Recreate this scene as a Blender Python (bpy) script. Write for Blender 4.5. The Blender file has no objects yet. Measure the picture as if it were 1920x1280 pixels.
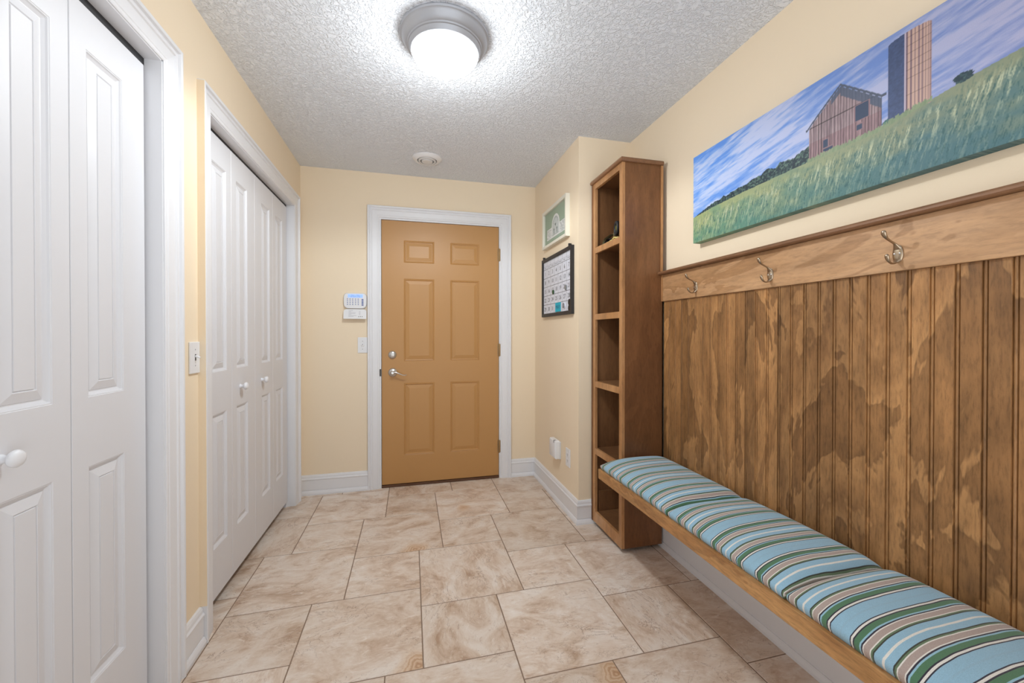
import bpy, bmesh, math, random
import numpy as np
from mathutils import Vector, Matrix
random.seed(7)
scene = bpy.context.scene
C = scene.collection

# ------------------------------------------------------------------ measures (metres; camera stands at x=0, y=0)
XL, YF, XJ, YJ, XR, ZC = -0.792, 3.264, 1.0247, 2.350, 1.384, 2.44
YB = -0.35

def lin(c):
    def f(v):
        v /= 255.0
        return v / 12.92 if v <= 0.04045 else ((v + 0.055) / 1.055) ** 2.4
    return (f(c[0]), f(c[1]), f(c[2]), 1.0)

# ------------------------------------------------------------------ material helpers
class NT:
    def __init__(s, name, rough=0.5, metal=0.0, spec=0.5):
        s.m = bpy.data.materials.new(name); s.m.use_nodes = True
        s.t = s.m.node_tree; s.n = s.t.nodes; s.l = s.t.links
        s.b = s.n['Principled BSDF']
        s.b.inputs['Roughness'].default_value = rough
        s.b.inputs['Metallic'].default_value = metal
        s.b.inputs['Specular IOR Level'].default_value = spec
    def add(s, t, **k):
        n = s.n.new(t)
        for a, v in k.items(): setattr(n, a, v)
        return n
    def link(s, a, b): s.l.new(a, b)
    def val(s, sock, v):
        if hasattr(v, 'is_output') or isinstance(v, bpy.types.NodeSocket): s.l.new(v, sock)
        else: sock.default_value = v
    def coord(s, kind='Object', scale=(1, 1, 1), loc=(0, 0, 0), rot=(0, 0, 0), src=None):
        mp = s.add('ShaderNodeMapping')
        if src is None:
            tc = s.add('ShaderNodeTexCoord'); src = tc.outputs[kind]
        s.link(src, mp.inputs[0])
        mp.inputs['Scale'].default_value = scale; mp.inputs['Location'].default_value = loc; mp.inputs['Rotation'].default_value = rot
        return mp.outputs[0]
    def noise(s, vec, scale=5, detail=4, rough=0.55, dist=0.0):
        n = s.add('ShaderNodeTexNoise'); s.link(vec, n.inputs['Vector'])
        n.inputs['Scale'].default_value = scale; n.inputs['Detail'].default_value = detail
        n.inputs['Roughness'].default_value = rough; n.inputs['Distortion'].default_value = dist
        return n.outputs['Fac']
    def ramp(s, fac, stops, mode='LINEAR'):
        r = s.add('ShaderNodeValToRGB'); s.link(fac, r.inputs[0]); cr = r.color_ramp; cr.interpolation = mode
        while len(cr.elements) < len(stops): cr.elements.new(0.5)
        for e, (p, c) in zip(cr.elements, stops):
            e.position = p; e.color = c if len(c) == 4 else (*c, 1)
        return r.outputs[0]
    def math(s, op, a, b=None, clamp=False):
        n = s.add('ShaderNodeMath', operation=op, use_clamp=clamp); s.val(n.inputs[0], a)
        if b is not None: s.val(n.inputs[1], b)
        return n.outputs[0]
    def mix(s, fac, a, b, mode='MIX'):
        n = s.add('ShaderNodeMix', data_type='RGBA', blend_type=mode)
        s.val(n.inputs[0], fac); s.val(n.inputs[6], a); s.val(n.inputs[7], b)
        return n.outputs[2]
    def bump(s, h, strength=0.3, dist=0.01):
        n = s.add('ShaderNodeBump'); s.link(h, n.inputs['Height'])
        n.inputs['Strength'].default_value = strength; n.inputs['Distance'].default_value = dist
        s.link(n.outputs[0], s.b.inputs['Normal'])
    def color(s, c): s.val(s.b.inputs['Base Color'], c)

def g(v): return (v, v, v, 1)

def plain(name, rgb, rough=0.5, metal=0.0, spec=0.5, bump=0.0, bscale=200, coat=0.0):
    m = NT(name, rough, metal, spec); m.color(lin(rgb))
    if bump: m.bump(m.noise(m.coord(), bscale, 2), bump, 0.002)
    if coat: m.b.inputs['Coat Weight'].default_value = coat
    return m.m

def wood(name, dark, mid, light, axis='Z', patch=0.5, bscale=3.0, rough=0.38, seed=0.0, grain=0.5, boards=False):
    m = NT(name, rough, 0, 0.45)
    st = {'X': (0.16, 1, 1), 'Y': (1, 0.16, 1), 'Z': (1, 1, 0.16)}[axis]
    st2 = {'X': (0.35, 1, 1), 'Y': (1, 0.35, 1), 'Z': (1, 1, 0.42)}[axis]
    off = (seed, seed * 1.7, seed * 0.6)
    base = m.coord(scale=st2, loc=off)
    if boards:      # a slight jump of the figure from one milled board to the next
        tc = m.add('ShaderNodeTexCoord'); sp = m.add('ShaderNodeSeparateXYZ'); m.link(tc.outputs['Object'], sp.inputs[0])
        bi = m.math('FLOOR', m.math('DIVIDE', m.math('SUBTRACT', sp.outputs[1], 0.0125), 0.0516))
        wn = m.add('ShaderNodeTexWhiteNoise', noise_dimensions='1D'); m.link(bi, wn.inputs['W'])
        sheet = m.math('GREATER_THAN', sp.outputs[1], 1.331)
        cb = m.add('ShaderNodeCombineXYZ')
        m.link(m.math('MULTIPLY', sheet, 7.3), cb.inputs[0]); m.link(m.math('MULTIPLY', wn.outputs[0], 0.035), cb.inputs[2])
        va = m.add('ShaderNodeVectorMath', operation='ADD'); m.link(base, va.inputs[0]); m.link(cb.outputs[0], va.inputs[1]); base = va.outputs[0]
        bv = wn.outputs[0]
    big = m.noise(base, bscale, 5, 0.6, 0.6)
    soft = m.noise(m.coord(scale=st2, loc=(seed + 3, 1, 2)), bscale * 0.8, 3, 0.5, 0.3)
    fine = m.noise(m.coord(scale=st, loc=off), 150, 4, 0.7, 0.2)
    wide = m.noise(m.coord(scale=st, loc=off), 28, 3, 0.6, 0.3)
    D, M, L = lin(dark), lin(mid), lin(light)
    def mx(t): return tuple(M[i] * (1 - t) + L[i] * t for i in range(3)) + (1,)
    def md(t): return tuple(M[i] * (1 - t) + D[i] * t for i in range(3)) + (1,)
    # contour-edged figure: the stain takes unevenly and ends in sharp fronts
    hard = m.ramp(big, [(0.0, md(0.5)), (0.33, md(1.0)), (0.345, mx(0.55)), (0.44, M), (0.50, md(0.75)), (0.512, mx(0.9)),
                        (0.57, mx(0.25)), (0.62, md(0.35)), (0.632, mx(0.7)), (0.75, md(0.6))])
    smooth = m.ramp(soft, [(0.3, md(0.8)), (0.5, M), (0.7, mx(0.8))])
    col = m.mix(patch, smooth, hard)
    gr = m.ramp(fine, [(0.32, g(1 - 0.45 * grain)), (0.52, g(1.0)), (0.72, g(1 + 0.12 * grain))])
    gw = m.ramp(wide, [(0.3, g(1 - 0.35 * grain)), (0.6, g(1.05))])
    col = m.mix(1.0, col, gr, 'MULTIPLY'); col = m.mix(1.0, col, gw, 'MULTIPLY')
    if boards:
        col = m.mix(1.0, col, m.ramp(bv, [(0, g(0.78)), (1, g(1.16))]), 'MULTIPLY')
    m.color(col)
    m.bump(fine, 0.12, 0.001)
    return m.m

# ------------------------------------------------------------------ materials
def wall_paint():
    m = NT('yellow_wall_paint', 0.75, 0, 0.3); m.color(lin((240, 222, 195)))
    m.bump(m.noise(m.coord(), 160, 3), 0.12, 0.002); return m.m
def ceiling_mat():
    m = NT('knockdown_ceiling_paint', 0.9, 0, 0.2); m.color(lin((238, 242, 249)))
    v = m.coord()
    n1 = m.noise(v, 62, 3, 0.6, 0.9)
    n2 = m.noise(v, 150, 2, 0.5, 0.3)
    h = m.math('ADD', m.ramp(n1, [(0.42, g(0)), (0.56, g(1))]), m.math('MULTIPLY', n2, 0.35))
    m.bump(h, 0.75, 0.006); return m.m
def floor_mat():
    m = NT('stone_look_tile', 0.42, 0, 0.4)
    at = m.add('ShaderNodeAttribute', attribute_name='tuv'); uv = at.outputs['Vector']
    ti = m.add('ShaderNodeAttribute', attribute_name='tint').outputs['Fac']
    ag = m.add('ShaderNodeAttribute', attribute_name='agate').outputs['Vector']
    v = m.coord(src=uv, scale=(1, 1.5, 1))
    big = m.noise(v, 4.5, 6, 0.62, 1.2)
    col = m.ramp(big, [(0.30, lin((186, 158, 134))), (0.41, lin((212, 190, 170))), (0.50, lin((224, 207, 191))), (0.66, lin((236, 226, 216)))])
    wisp = m.noise(m.coord(src=uv, scale=(1.0, 2.6, 1), rot=(0, 0, 0.5)), 11, 9, 0.78, 2.0)
    col = m.mix(m.ramp(wisp, [(0.53, g(0)), (0.66, g(0.75))]), col, lin((242, 234, 226)))
    col = m.mix(m.ramp(wisp, [(0.33, g(0.6)), (0.445, g(0))]), col, lin((182, 146, 116)))
    # thin wandering veins
    vn = m.noise(m.coord(src=uv, scale=(1.0, 1.8, 1), rot=(0, 0, -0.6), loc=(4, 2, 0)), 5, 6, 0.66, 1.6)
    vein = m.math('ABSOLUTE', m.math('SUBTRACT', vn, 0.5))
    patch = m.ramp(m.noise(m.coord(src=uv, loc=(9, 1, 0)), 5, 2), [(0.42, g(0)), (0.6, g(1))])
    vf = m.math('MULTIPLY', m.ramp(vein, [(0.0, g(0.9)), (0.008, g(0.0))]), patch)
    col = m.mix(vf, col, lin((140, 108, 86)))
    # speckled pits
    vo = m.add('ShaderNodeTexVoronoi'); m.link(uv, vo.inputs['Vector']); vo.inputs['Scale'].default_value = 90
    pit = m.math('MULTIPLY', m.ramp(vo.outputs['Distance'], [(0.10, g(0.8)), (0.22, g(0))]),
                 m.ramp(m.noise(m.coord(src=uv, loc=(2, 7, 0)), 7, 2), [(0.62, g(0)), (0.68, g(1))]))
    col = m.mix(pit, col, lin((138, 110, 88)))
    # agate whorls on a few tiles
    ln = m.add('ShaderNodeVectorMath', operation='LENGTH'); m.link(ag, ln.inputs[0])
    nz = m.noise(m.coord(src=ag), 1.3, 3, 0.5)
    r = m.math('ADD', ln.outputs['Value'], m.math('MULTIPLY', nz, 0.85))
    r = m.math('ADD', r, m.math('MULTIPLY', m.noise(m.coord(src=ag, loc=(3, 3, 0)), 5, 5, 0.7), 0.16))
    bands = m.math('ADD', m.math('MULTIPLY', m.math('SINE', m.math('MULTIPLY', r, 42)), 0.35), m.math('SUBTRACT', r, 0.15))
    acol = m.ramp(bands, [(0.0, lin((176, 130, 88))), (0.5, lin((208, 172, 138))), (1.0, lin((222, 196, 168)))])
    amask = m.ramp(m.math('MULTIPLY', r, 0.6), [(0.52, g(0.85)), (0.80, g(0))])
    col = m.mix(amask, col, acol)
    col = m.mix(1.0, col, m.ramp(ti, [(0, (0.86, 0.83, 0.80)), (1, (1.03, 1.03, 1.04))]), 'MULTIPLY')
    m.color(col)
    m.bump(wisp, 0.12, 0.003); return m.m
M = {}
M['wall'] = wall_paint(); M['ceil'] = ceiling_mat(); M['tile'] = floor_mat()
M['grout'] = plain('grout', (140, 118, 100), 0.9)
M['trim'] = plain('white_trim_paint', (230, 230, 233), 0.38)
M['leaf'] = plain('white_door_paint', (221, 221, 225), 0.42)
M['tan'] = plain('tan_door_paint', (188, 140, 84), 0.42, bump=0.03)
M['dark'] = plain('dark_track_metal', (40, 40, 44), 0.5)
M['thresh'] = plain('brown_threshold', (92, 60, 38), 0.5)
M['nickel'] = plain('satin_nickel', (205, 202, 198), 0.28, 1.0)
M['bronze'] = plain('aged_nickel', (176, 158, 136), 0.3, 1.0)
M['brass'] = plain('dull_brass', (170, 142, 104), 0.4, 0.8)
M['ring'] = plain('brushed_grey_metal', (176, 178, 184), 0.42, 0.35)
M['plast'] = plain('white_plastic', (232, 232, 234), 0.35)
M['plast_grey'] = plain('grey_plastic', (150, 152, 156), 0.4)
M['slot'] = plain('dark_slot', (60, 58, 56), 0.6)
M['vent'] = plain('vent_plastic', (222, 221, 221), 0.45)
M['ventgap'] = plain('vent_gap_grey', (84, 82, 80), 0.6)
M['ink'] = plain('blue_grey_ink', (92, 110, 170), 0.5)
M['greyink'] = plain('grey_ink', (150, 150, 156), 0.6)
M['bead'] = wood('stained_beadboard_wood', (116, 82, 49), (155, 110, 67), (196, 146, 94), 'Z', 0.72, 3.1, 0.40, 2.3, 0.75, boards=True)
M['rail'] = wood('stained_rail_wood', (146, 105, 69), (180, 137, 96), (206, 164, 124), 'Y', 0.5, 3.2, 0.36, 5.1, 0.45)
M['side'] = wood('stained_cabinet_wood', (92, 58, 33), (118, 77, 46), (144, 98, 62), 'Z', 0.2, 3.0, 0.34, 8.2, 0.45)
M['inner'] = wood('stained_interior_wood', (100, 67, 42), (124, 86, 55), (142, 102, 68), 'Z', 0.1, 3.0, 0.45, 1.2, 0.4)
M['edge'] = wood('stained_frame_wood', (152, 106, 66), (184, 134, 88), (206, 158, 112), 'Z', 0.1, 5.0, 0.36, 3.3, 0.5)
M['benchw'] = wood('stained_bench_wood', (140, 92, 52), (180, 130, 80), (208, 162, 108), 'Y', 0.45, 5.0, 0.34, 6.6, 0.7)
M['capw'] = wood('stained_cap_wood', (116, 80, 54), (142, 102, 72), (164, 122, 90), 'Y', 0.1, 4.0, 0.36, 4.4, 0.4)

# cushion fabric: stripes across the seat, following each cushion's own length
def fabric():
    m = NT('striped_outdoor_fabric', 0.9, 0, 0.15)
    at = m.add('ShaderNodeAttribute', attribute_name='stripe').outputs['Fac']
    wob = m.noise(m.coord(), 7, 2)
    f = m.math('FRACT', m.math('ADD', at, m.math('MULTIPLY', m.math('SUBTRACT', wob, 0.5), 0.05)))
    fold = m.math('MULTIPLY', m.math('ABSOLUTE', m.math('SUBTRACT', f, 0.5)), 2.0)   # 0 mid-blue, 1 white centre line
    fold = m.math('SUBTRACT', 1.0, fold)
    K = lin((58, 54, 66)); K2 = lin((66, 68, 60)); W = lin((226, 222, 214)); B = lin((150, 187, 208)); T = lin((178, 160, 152))
    G = lin((86, 124, 94)); O = lin((104, 124, 96)); LB = lin((150, 190, 206)); B2 = lin((150, 184, 204))
    s = [(0, W), (0.026, B), (0.195, K2), (0.225, O), (0.262, W), (0.29, T), (0.425, W), (0.45, K), (0.485, LB), (0.525, G), (0.655, K), (0.685, W), (0.735, K), (0.762, B), (0.975, B2)]
    col = m.ramp(fold, s, 'CONSTANT')
    wv = m.noise(m.coord(scale=(1, 3, 1)), 420, 2)
    col = m.mix(1.0, col, m.ramp(wv, [(0.3, g(0.86)), (0.7, g(1.1))]), 'MULTIPLY')
    m.color(col)
    m.b.inputs['Sheen Weight'].default_value = 0.25
    m.bump(wv, 0.15, 0.001); return m.m
M['fabric'] = fabric()

# ------------------------------------------------------------------ mesh helpers
def new_bm(): return bmesh.new()
def box(bm, a, b, bev=0.0):
    x0, y0, z0 = [min(p, q) for p, q in zip(a, b)]; x1, y1, z1 = [max(p, q) for p, q in zip(a, b)]
    vs = [bm.verts.new(p) for p in [(x0,y0,z0),(x1,y0,z0),(x1,y1,z0),(x0,y1,z0),(x0,y0,z1),(x1,y0,z1),(x1,y1,z1),(x0,y1,z1)]]
    fs = [bm.faces.new([vs[i] for i in f]) for f in [(0,3,2,1),(4,5,6,7),(0,1,5,4),(1,2,6,5),(2,3,7,6),(3,0,4,7)]]
    if bev:
        es = {e for f in fs for e in f.edges}
        bmesh.ops.bevel(bm, geom=list(es), offset=bev, segments=2, profile=0.6, affect='EDGES')
def lathe(bm, prof, origin, axis, seg=40, cap0=True, cap1=True):
    """prof: (radius, distance along axis)."""
    ax = Vector(axis).normalized(); up = Vector((0, 0, 1)) if abs(ax.z) < 0.9 else Vector((1, 0, 0))
    u = ax.cross(up).normalized(); w = ax.cross(u); o = Vector(origin); rings = []
    for r, d in prof:
        if r < 1e-6: rings.append([bm.verts.new(o + ax * d)]); continue
        rings.append([bm.verts.new(o + ax * d + (u * math.cos(2*math.pi*i/seg) + w * math.sin(2*math.pi*i/seg)) * r) for i in range(seg)])
    for a, b in zip(rings, rings[1:]):
        for i in range(seg):
            j = (i + 1) % seg
            if len(a) == 1 and len(b) == 1: continue
            if len(a) == 1: bm.faces.new([a[0], b[i], b[j]])
            elif len(b) == 1: bm.faces.new([a[i], b[0], a[j]])
            else: bm.faces.new([a[i], b[i], b[j], a[j]])
    if cap0 and len(rings[0]) > 1: bm.faces.new(rings[0])
    if cap1 and len(rings[-1]) > 1: bm.faces.new(list(reversed(rings[-1])))
def sweep(bm, pts, radii, seg=12, up=(0, 1, 0)):
    """tube through pts; radii = (ru, rw) per point: half widths along `up` and across it."""
    P = [Vector(p) for p in pts]; rings = []
    for i, p in enumerate(P):
        t = (P[min(i+1, len(P)-1)] - P[max(i-1, 0)]).normalized()
        a = Vector(up); a = (a - t * a.dot(t)).normalized(); b = t.cross(a)
        ra, rb = radii[i] if isinstance(radii[i], tuple) else (radii[i], radii[i])
        rings.append([bm.verts.new(p + a * ra * math.cos(2*math.pi*k/seg) + b * rb * math.sin(2*math.pi*k/seg)) for k in range(seg)])
    for a, b in zip(rings, rings[1:]):
        for k in range(seg): bm.faces.new([a[k], a[(k+1) % seg], b[(k+1) % seg], b[k]])
    bm.faces.new(list(reversed(rings[0]))); bm.faces.new(rings[-1])
def smooth_pts(ctrl, n=6):
    """Catmull-Rom through control rows of equal length."""
    out = []; K = len(ctrl)
    for i in range(K - 1):
        p0, p1, p2, p3 = [np.array(ctrl[max(0, min(K-1, j))], float) for j in (i-1, i, i+1, i+2)]
        for k in range(n):
            t = k / n
            out.append(0.5 * ((2*p1) + (-p0+p2)*t + (2*p0-5*p1+4*p2-p3)*t*t + (-p0+3*p1-3*p2+p3)*t**3))
    out.append(np.array(ctrl[-1], float)); return out
def obj(name, bm, mat, parent=None, smooth=None, **props):
    bmesh.ops.recalc_face_normals(bm, faces=bm.faces[:])
    me = bpy.data.meshes.new(name); bm.to_mesh(me); bm.free()
    if smooth is not None:
        me.shade_smooth() if smooth >= 180 else (me.shade_smooth(), me.set_sharp_from_angle(angle=math.radians(smooth)))
    o = bpy.data.objects.new(name, me); C.objects.link(o)
    if mat is not None: me.materials.append(mat)
    if parent is not None:
        o.parent = parent
        me.transform(Matrix.Translation(-world_loc(parent)))
    for k, v in props.items(): o[k] = v
    return o
def world_loc(o):
    v = Vector(o.location)
    while o.parent: o = o.parent; v += o.location
    return v
def thing(name, label, cat, loc=(0, 0, 0), group=None, kind=None):
    o = bpy.data.objects.new(name, None); C.objects.link(o); o.location = loc; o.empty_display_size = 0.05
    o['label'] = label; o['category'] = cat
    if group: o['group'] = group
    if kind: o['kind'] = kind
    return o
def struct(name, bm, mat, label=None, cat=None, smooth=None):
    o = obj(name, bm, mat, None, smooth); o['kind'] = 'structure'
    if label: o['label'] = label
    if cat: o['category'] = cat
    return o

def casing(bm, a0, a1, top, to3, prof):
    """mitred three-sided casing; prof = (distance outward from the opening, protrusion); to3(a, z, p) -> xyz"""
    rows = []
    for d, p in prof:
        rows.append([bm.verts.new(to3(*q, p)) for q in [(a0-d, 0.0), (a0-d, top+d), (a1+d, top+d), (a1+d, 0.0)]])
    for r, s in zip(rows, rows[1:]):
        for i in range(3): bm.faces.new([r[i], r[i+1], s[i+1], s[i]])
    bm.faces.new([r[0] for r in rows]); bm.faces.new([r[3] for r in rows])
CAS = [(0, 0), (0, 0.010), (0.004, 0.012), (0.012, 0.012), (0.015, 0.014), (0.052, 0.0165), (0.056, 0.0205), (0.062, 0.0205), (0.066, 0.018), (0.072, 0.018),
       (0.076, 0.0255), (0.080, 0.027), (0.087, 0.027), (0.090, 0.025), (0.090, 0)]
BASE = [(0, 0), (0.024, 0), (0.024, 0.012), (0.020, 0.024), (0.016, 0.030), (0.013, 0.030), (0.013, 0.034), (0.015, 0.036), (0.015, 0.108), (0.018, 0.112), (0.018, 0.118), (0.013, 0.124), (0.012, 0.136), (0.008, 0.1455), (0, 0.1465)]
def skirting(bm, path, prof=BASE):
    """extrude (protrusion, z) along plan path, room on the LEFT of the direction of travel"""
    P = [Vector(p) for p in path]; rows = []
    for i, p in enumerate(P):
        d0 = (P[i] - P[i-1]).normalized() if i else None; d1 = (P[i+1] - P[i]).normalized() if i < len(P)-1 else None
        n0 = Vector((-d0.y, d0.x)) if d0 else None; n1 = Vector((-d1.y, d1.x)) if d1 else None
        if n0 is None: n = n1
        elif n1 is None: n = n0
        else: n = (n0 + n1); n = n / (n.dot(n0))
        rows.append([bm.verts.new((p.x + n.x*q, p.y + n.y*q, z)) for q, z in prof])
    for r, s in zip(rows, rows[1:]):
        for k in range(len(prof)-1): bm.faces.new([r[k], s[k], s[k+1], r[k+1]])
    bm.faces.new(rows[0]); bm.faces.new(list(reversed(rows[-1])))

def panel_leaf(bm, w, h, t, panels, rings, to3, edge=0.0):
    """slab of w x h (a, z), front at depth 0; panels = (a0, z0, a1, z1); rings = (inset, depth) nested; to3(a, z, d)"""
    xs = sorted({0, w, *[p[0] for p in panels], *[p[2] for p in panels]}); zs = sorted({0, h, *[p[1] for p in panels], *[p[3] for p in panels]})
    V = {}
    def v(a, z, d):
        k = (round(a, 5), round(z, 5), round(d, 5))
        if k not in V: V[k] = bm.verts.new(to3(*k))
        return V[k]
    for i in range(len(xs)-1):
        for j in range(len(zs)-1):
            a0, a1, z0, z1 = xs[i], xs[i+1], zs[j], zs[j+1]; ca, cz = (a0+a1)/2, (z0+z1)/2
            if any(p[0] < ca < p[2] and p[1] < cz < p[3] for p in panels): continue
            bm.faces.new([v(a0, z0, 0), v(a1, z0, 0), v(a1, z1, 0), v(a0, z1, 0)])
    for p in panels:
        prev = [v(p[0], p[1], 0), v(p[2], p[1], 0), v(p[2], p[3], 0), v(p[0], p[3], 0)]
        for ins, d in rings:
            cur = [v(p[0]+ins, p[1]+ins, d), v(p[2]-ins, p[1]+ins, d), v(p[2]-ins, p[3]-ins, d), v(p[0]+ins, p[3]-ins, d)]
            for k in range(4): bm.faces.new([prev[k], prev[(k+1) % 4], cur[(k+1) % 4], cur[k]])
            prev = cur
        bm.faces.new(prev)
    # sides and back
    for j in range(len(zs)-1):
        for a in (0, w): bm.faces.new([v(a, zs[j], 0), v(a, zs[j+1], 0), v(a, zs[j+1], t), v(a, zs[j], t)])
    for i in range(len(xs)-1):
        for z in (0, h): bm.faces.new([v(xs[i], z, 0), v(xs[i+1], z, 0), v(xs[i+1], z, t), v(xs[i], z, t)])
    ring = [v(a, 0, t) for a in xs] + [v(w, z, t) for z in zs[1:]] + [v(a, h, t) for a in reversed(xs[:-1])] + [v(0, z, t) for z in reversed(zs[1:-1])]
    bm.faces.new(ring)
    return

def text_bm(bm, items, to3, size_default=0.02, extrude=0.0):
    """items: (string, a, z, size[, align]) laid out flat, merged in one bmesh. to3(a, z) -> xyz"""
    dg = None
    for it in items:
        s, a, z, size = it[:4]
        cu = bpy.data.curves.new('lettering', 'FONT'); cu.body = s; cu.size = size; cu.resolution_u = 2
        cu.align_x = it[4] if len(it) > 4 else 'CENTER'; cu.align_y = 'CENTER'
        o = bpy.data.objects.new('lettering', cu); C.objects.link(o)
        bpy.context.view_layer.update(); dg = bpy.context.evaluated_depsgraph_get()
        me = o.evaluated_get(dg).to_mesh()
        vs = [bm.verts.new(to3(a + v.co.x, z + v.co.y)) for v in me.vertices]
        for p in me.polygons:
            try: bm.faces.new([vs[i] for i in p.vertices])
            except ValueError: pass
        o.evaluated_get(dg).to_mesh_clear()
        bpy.data.objects.remove(o, do_unlink=True); bpy.data.curves.remove(cu)

# ------------------------------------------------------------------ SHELL
# floor: hopscotch of 47 cm and 34 cm tiles over a grout bed
A, Bs, GR = 0.4695, 0.3375, 0.0022
def build_floor():
    x0, x1, y0, y1 = XL - 0.09, XR, YB, YF + 0.02
    me = bpy.data.meshes.new('floor'); verts = []; faces = []; tuv = []; tint = []; aga = []; mats = []
    def clip(r): return (max(r[0], x0), max(r[1], y0), min(r[2], x1), min(r[3], y1))
    agates = {(0.04, 1.455): ((0.025, 1.475), 0.13), (0.165, 2.28): ((0.02, 2.285), 0.12), (0.715, 1.32): ((0.70, 1.27), 0.12), (0.37, 2.62): ((0.35, 2.76), 0.07)}
    def add(r):
        c = clip(r)
        if c[2] - c[0] < 0.01 or c[3] - c[1] < 0.01: return
        c = (c[0]+GR, c[1]+GR, c[2]-GR, c[3]-GR)
        b = 0.0012; i = len(verts)
        for (dx, z) in ((0, -0.0015), (b, 0.0)):
            verts.extend([(c[0]+dx, c[1]+dx, z), (c[2]-dx, c[1]+dx, z), (c[2]-dx, c[3]-dx, z), (c[0]+dx, c[3]-dx, z)])
        q = [(i+4, i+5, i+6, i+7)] + [(i+k, i+(k+1) % 4, i+4+(k+1) % 4, i+4+k) for k in range(4)]
        ox, oy, rot, tn = random.uniform(0, 50), random.uniform(0, 50), random.choice([0, 0, math.pi/2, math.pi]) + random.uniform(-.2, .2), random.random()
        ac = None
        for k, (pc, s) in agates.items():
            if r[0] - 0.02 < pc[0] < r[2] + 0.02 and r[1] - 0.02 < pc[1] < r[3] + 0.02 and ac is None:
                if r[0] < pc[0] < r[2] and r[1] < pc[1] < r[3]: ac = (pc, s)
        for f in q:
            faces.append(f); mats.append(0)
            for vi in f:
                v = verts[vi]; dx, dy = v[0]-r[0], v[1]-r[1]
                tuv.extend((dx*math.cos(rot)-dy*math.sin(rot)+ox, dx*math.sin(rot)+dy*math.cos(rot)+oy, 0))
                tint.append(tn)
                aga.extend(((v[0]-ac[0][0])/ac[1], (v[1]-ac[0][1])/ac[1], 0) if ac else (9, 9, 0))
    for i in range(-16, 17):
        for j in range(-16, 17):
            ox = 0.0415 + i*A - j*Bs; oy = 1.8025 + i*Bs + j*A
            if x0-0.6 < ox < x1+0.1 and y0-0.6 < oy < y1+0.5:
                add((ox, oy, ox+A, oy+A)); add((ox, oy-Bs, ox+Bs, oy))
    i = len(verts)
    verts.extend([(x0, y0, -0.0015), (x1, y0, -0.0015), (x1, y1, -0.0015), (x0, y1, -0.0015), (x0, y0, -0.05), (x1, y0, -0.05), (x1, y1, -0.05), (x0, y1, -0.05)])
    for f in [(i, i+1, i+2, i+3), (i+7, i+6, i+5, i+4), (i, i+4, i+5, i+1), (i+1, i+5, i+6, i+2), (i+2, i+6, i+7, i+3), (i+3, i+7, i+4, i)]:
        faces.append(f); mats.append(1)
        for _ in f: tuv.extend((0, 0, 0)); tint.append(0.5); aga.extend((9, 9, 0))
    me.from_pydata(verts, [], faces); me.materials.append(M['tile']); me.materials.append(M['grout'])
    me.polygons.foreach_set('material_index', mats)
    for nm, ty, da, key in (('tuv', 'FLOAT_VECTOR', tuv, 'vector'), ('tint', 'FLOAT', tint, 'value'), ('agate', 'FLOAT_VECTOR', aga, 'vector')):
        at = me.attributes.new(nm, ty, 'CORNER'); at.data.foreach_set(key, da)
    o = bpy.data.objects.new('floor', me); C.objects.link(o); o['kind'] = 'structure'
    o['label'] = 'beige stone-look tile floor in two tile sizes'; o['category'] = 'floor'
build_floor()
bm = new_bm(); box(bm, (XL-0.09, YB, ZC), (XR+0.1, YF+0.1, ZC+0.06)); struct('ceiling', bm, M['ceil'], 'white knockdown-textured ceiling', 'ceiling')

O1 = (0.355, 1.555); O2 = (1.87, 3.075); OH = 2.09     # the two closet openings in the left wall
bm = new_bm()
W0 = XL - 0.108
for a, b in ((YB, O1[0]), (O1[1], O2[0]), (O2[1], YF)): box(bm, (W0, a, 0), (XL, b, ZC))
for a, b in (O1, O2): box(bm, (W0, a, OH), (XL, b, ZC))
struct('wall_left', bm, M['wall'], 'pale yellow left wall holding two closets', 'wall')
bm = new_bm(); DX0, DX1 = -0.2206, 0.7073; J = 0.020; DH = 2.082
box(bm, (W0, YF, 0), (DX0-J, YF+0.12, ZC)); box(bm, (DX1+J, YF, 0), (XR, YF+0.12, ZC)); box(bm, (DX0-J, YF, DH+J), (DX1+J, YF+0.12, ZC))
box(bm, (DX0-J, YF+0.10, 0), (DX1+J, YF+0.12, DH+J))
struct('wall_far', bm, M['wall'], 'pale yellow end wall around the tan door', 'wall')
bm = new_bm(); box(bm, (XJ, YJ, 0), (XR, YF, ZC)); struct('wall_jog', bm, M['wall'], 'pale yellow boxed-out wall corner beside the tall shelf', 'wall')
bm = new_bm(); box(bm, (XR, YB, 0), (XR+0.1, YF, ZC)); struct('wall_right', bm, M['wall'], 'pale yellow right wall behind the bench', 'wall')
for i, (a, b) in enumerate((O1, O2)):
    bm = new_bm(); d = W0 - 0.55
    box(bm, (d-0.02, a-0.05, 0), (d, b+0.05, ZC)); box(bm, (d, a-0.07, 0), (W0, a-0.05, ZC)); box(bm, (d, b+0.05, 0), (W0, b+0.07, ZC))
    box(bm, (d, a-0.05, 2.42), (W0, b+0.05, ZC)); box(bm, (d, a-0.05, -0.03), (W0+0.02, b+0.05, -0.005))
    struct('wall_closet_%s' % ('near', 'beyond')[i], bm, M['wall'])

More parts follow.
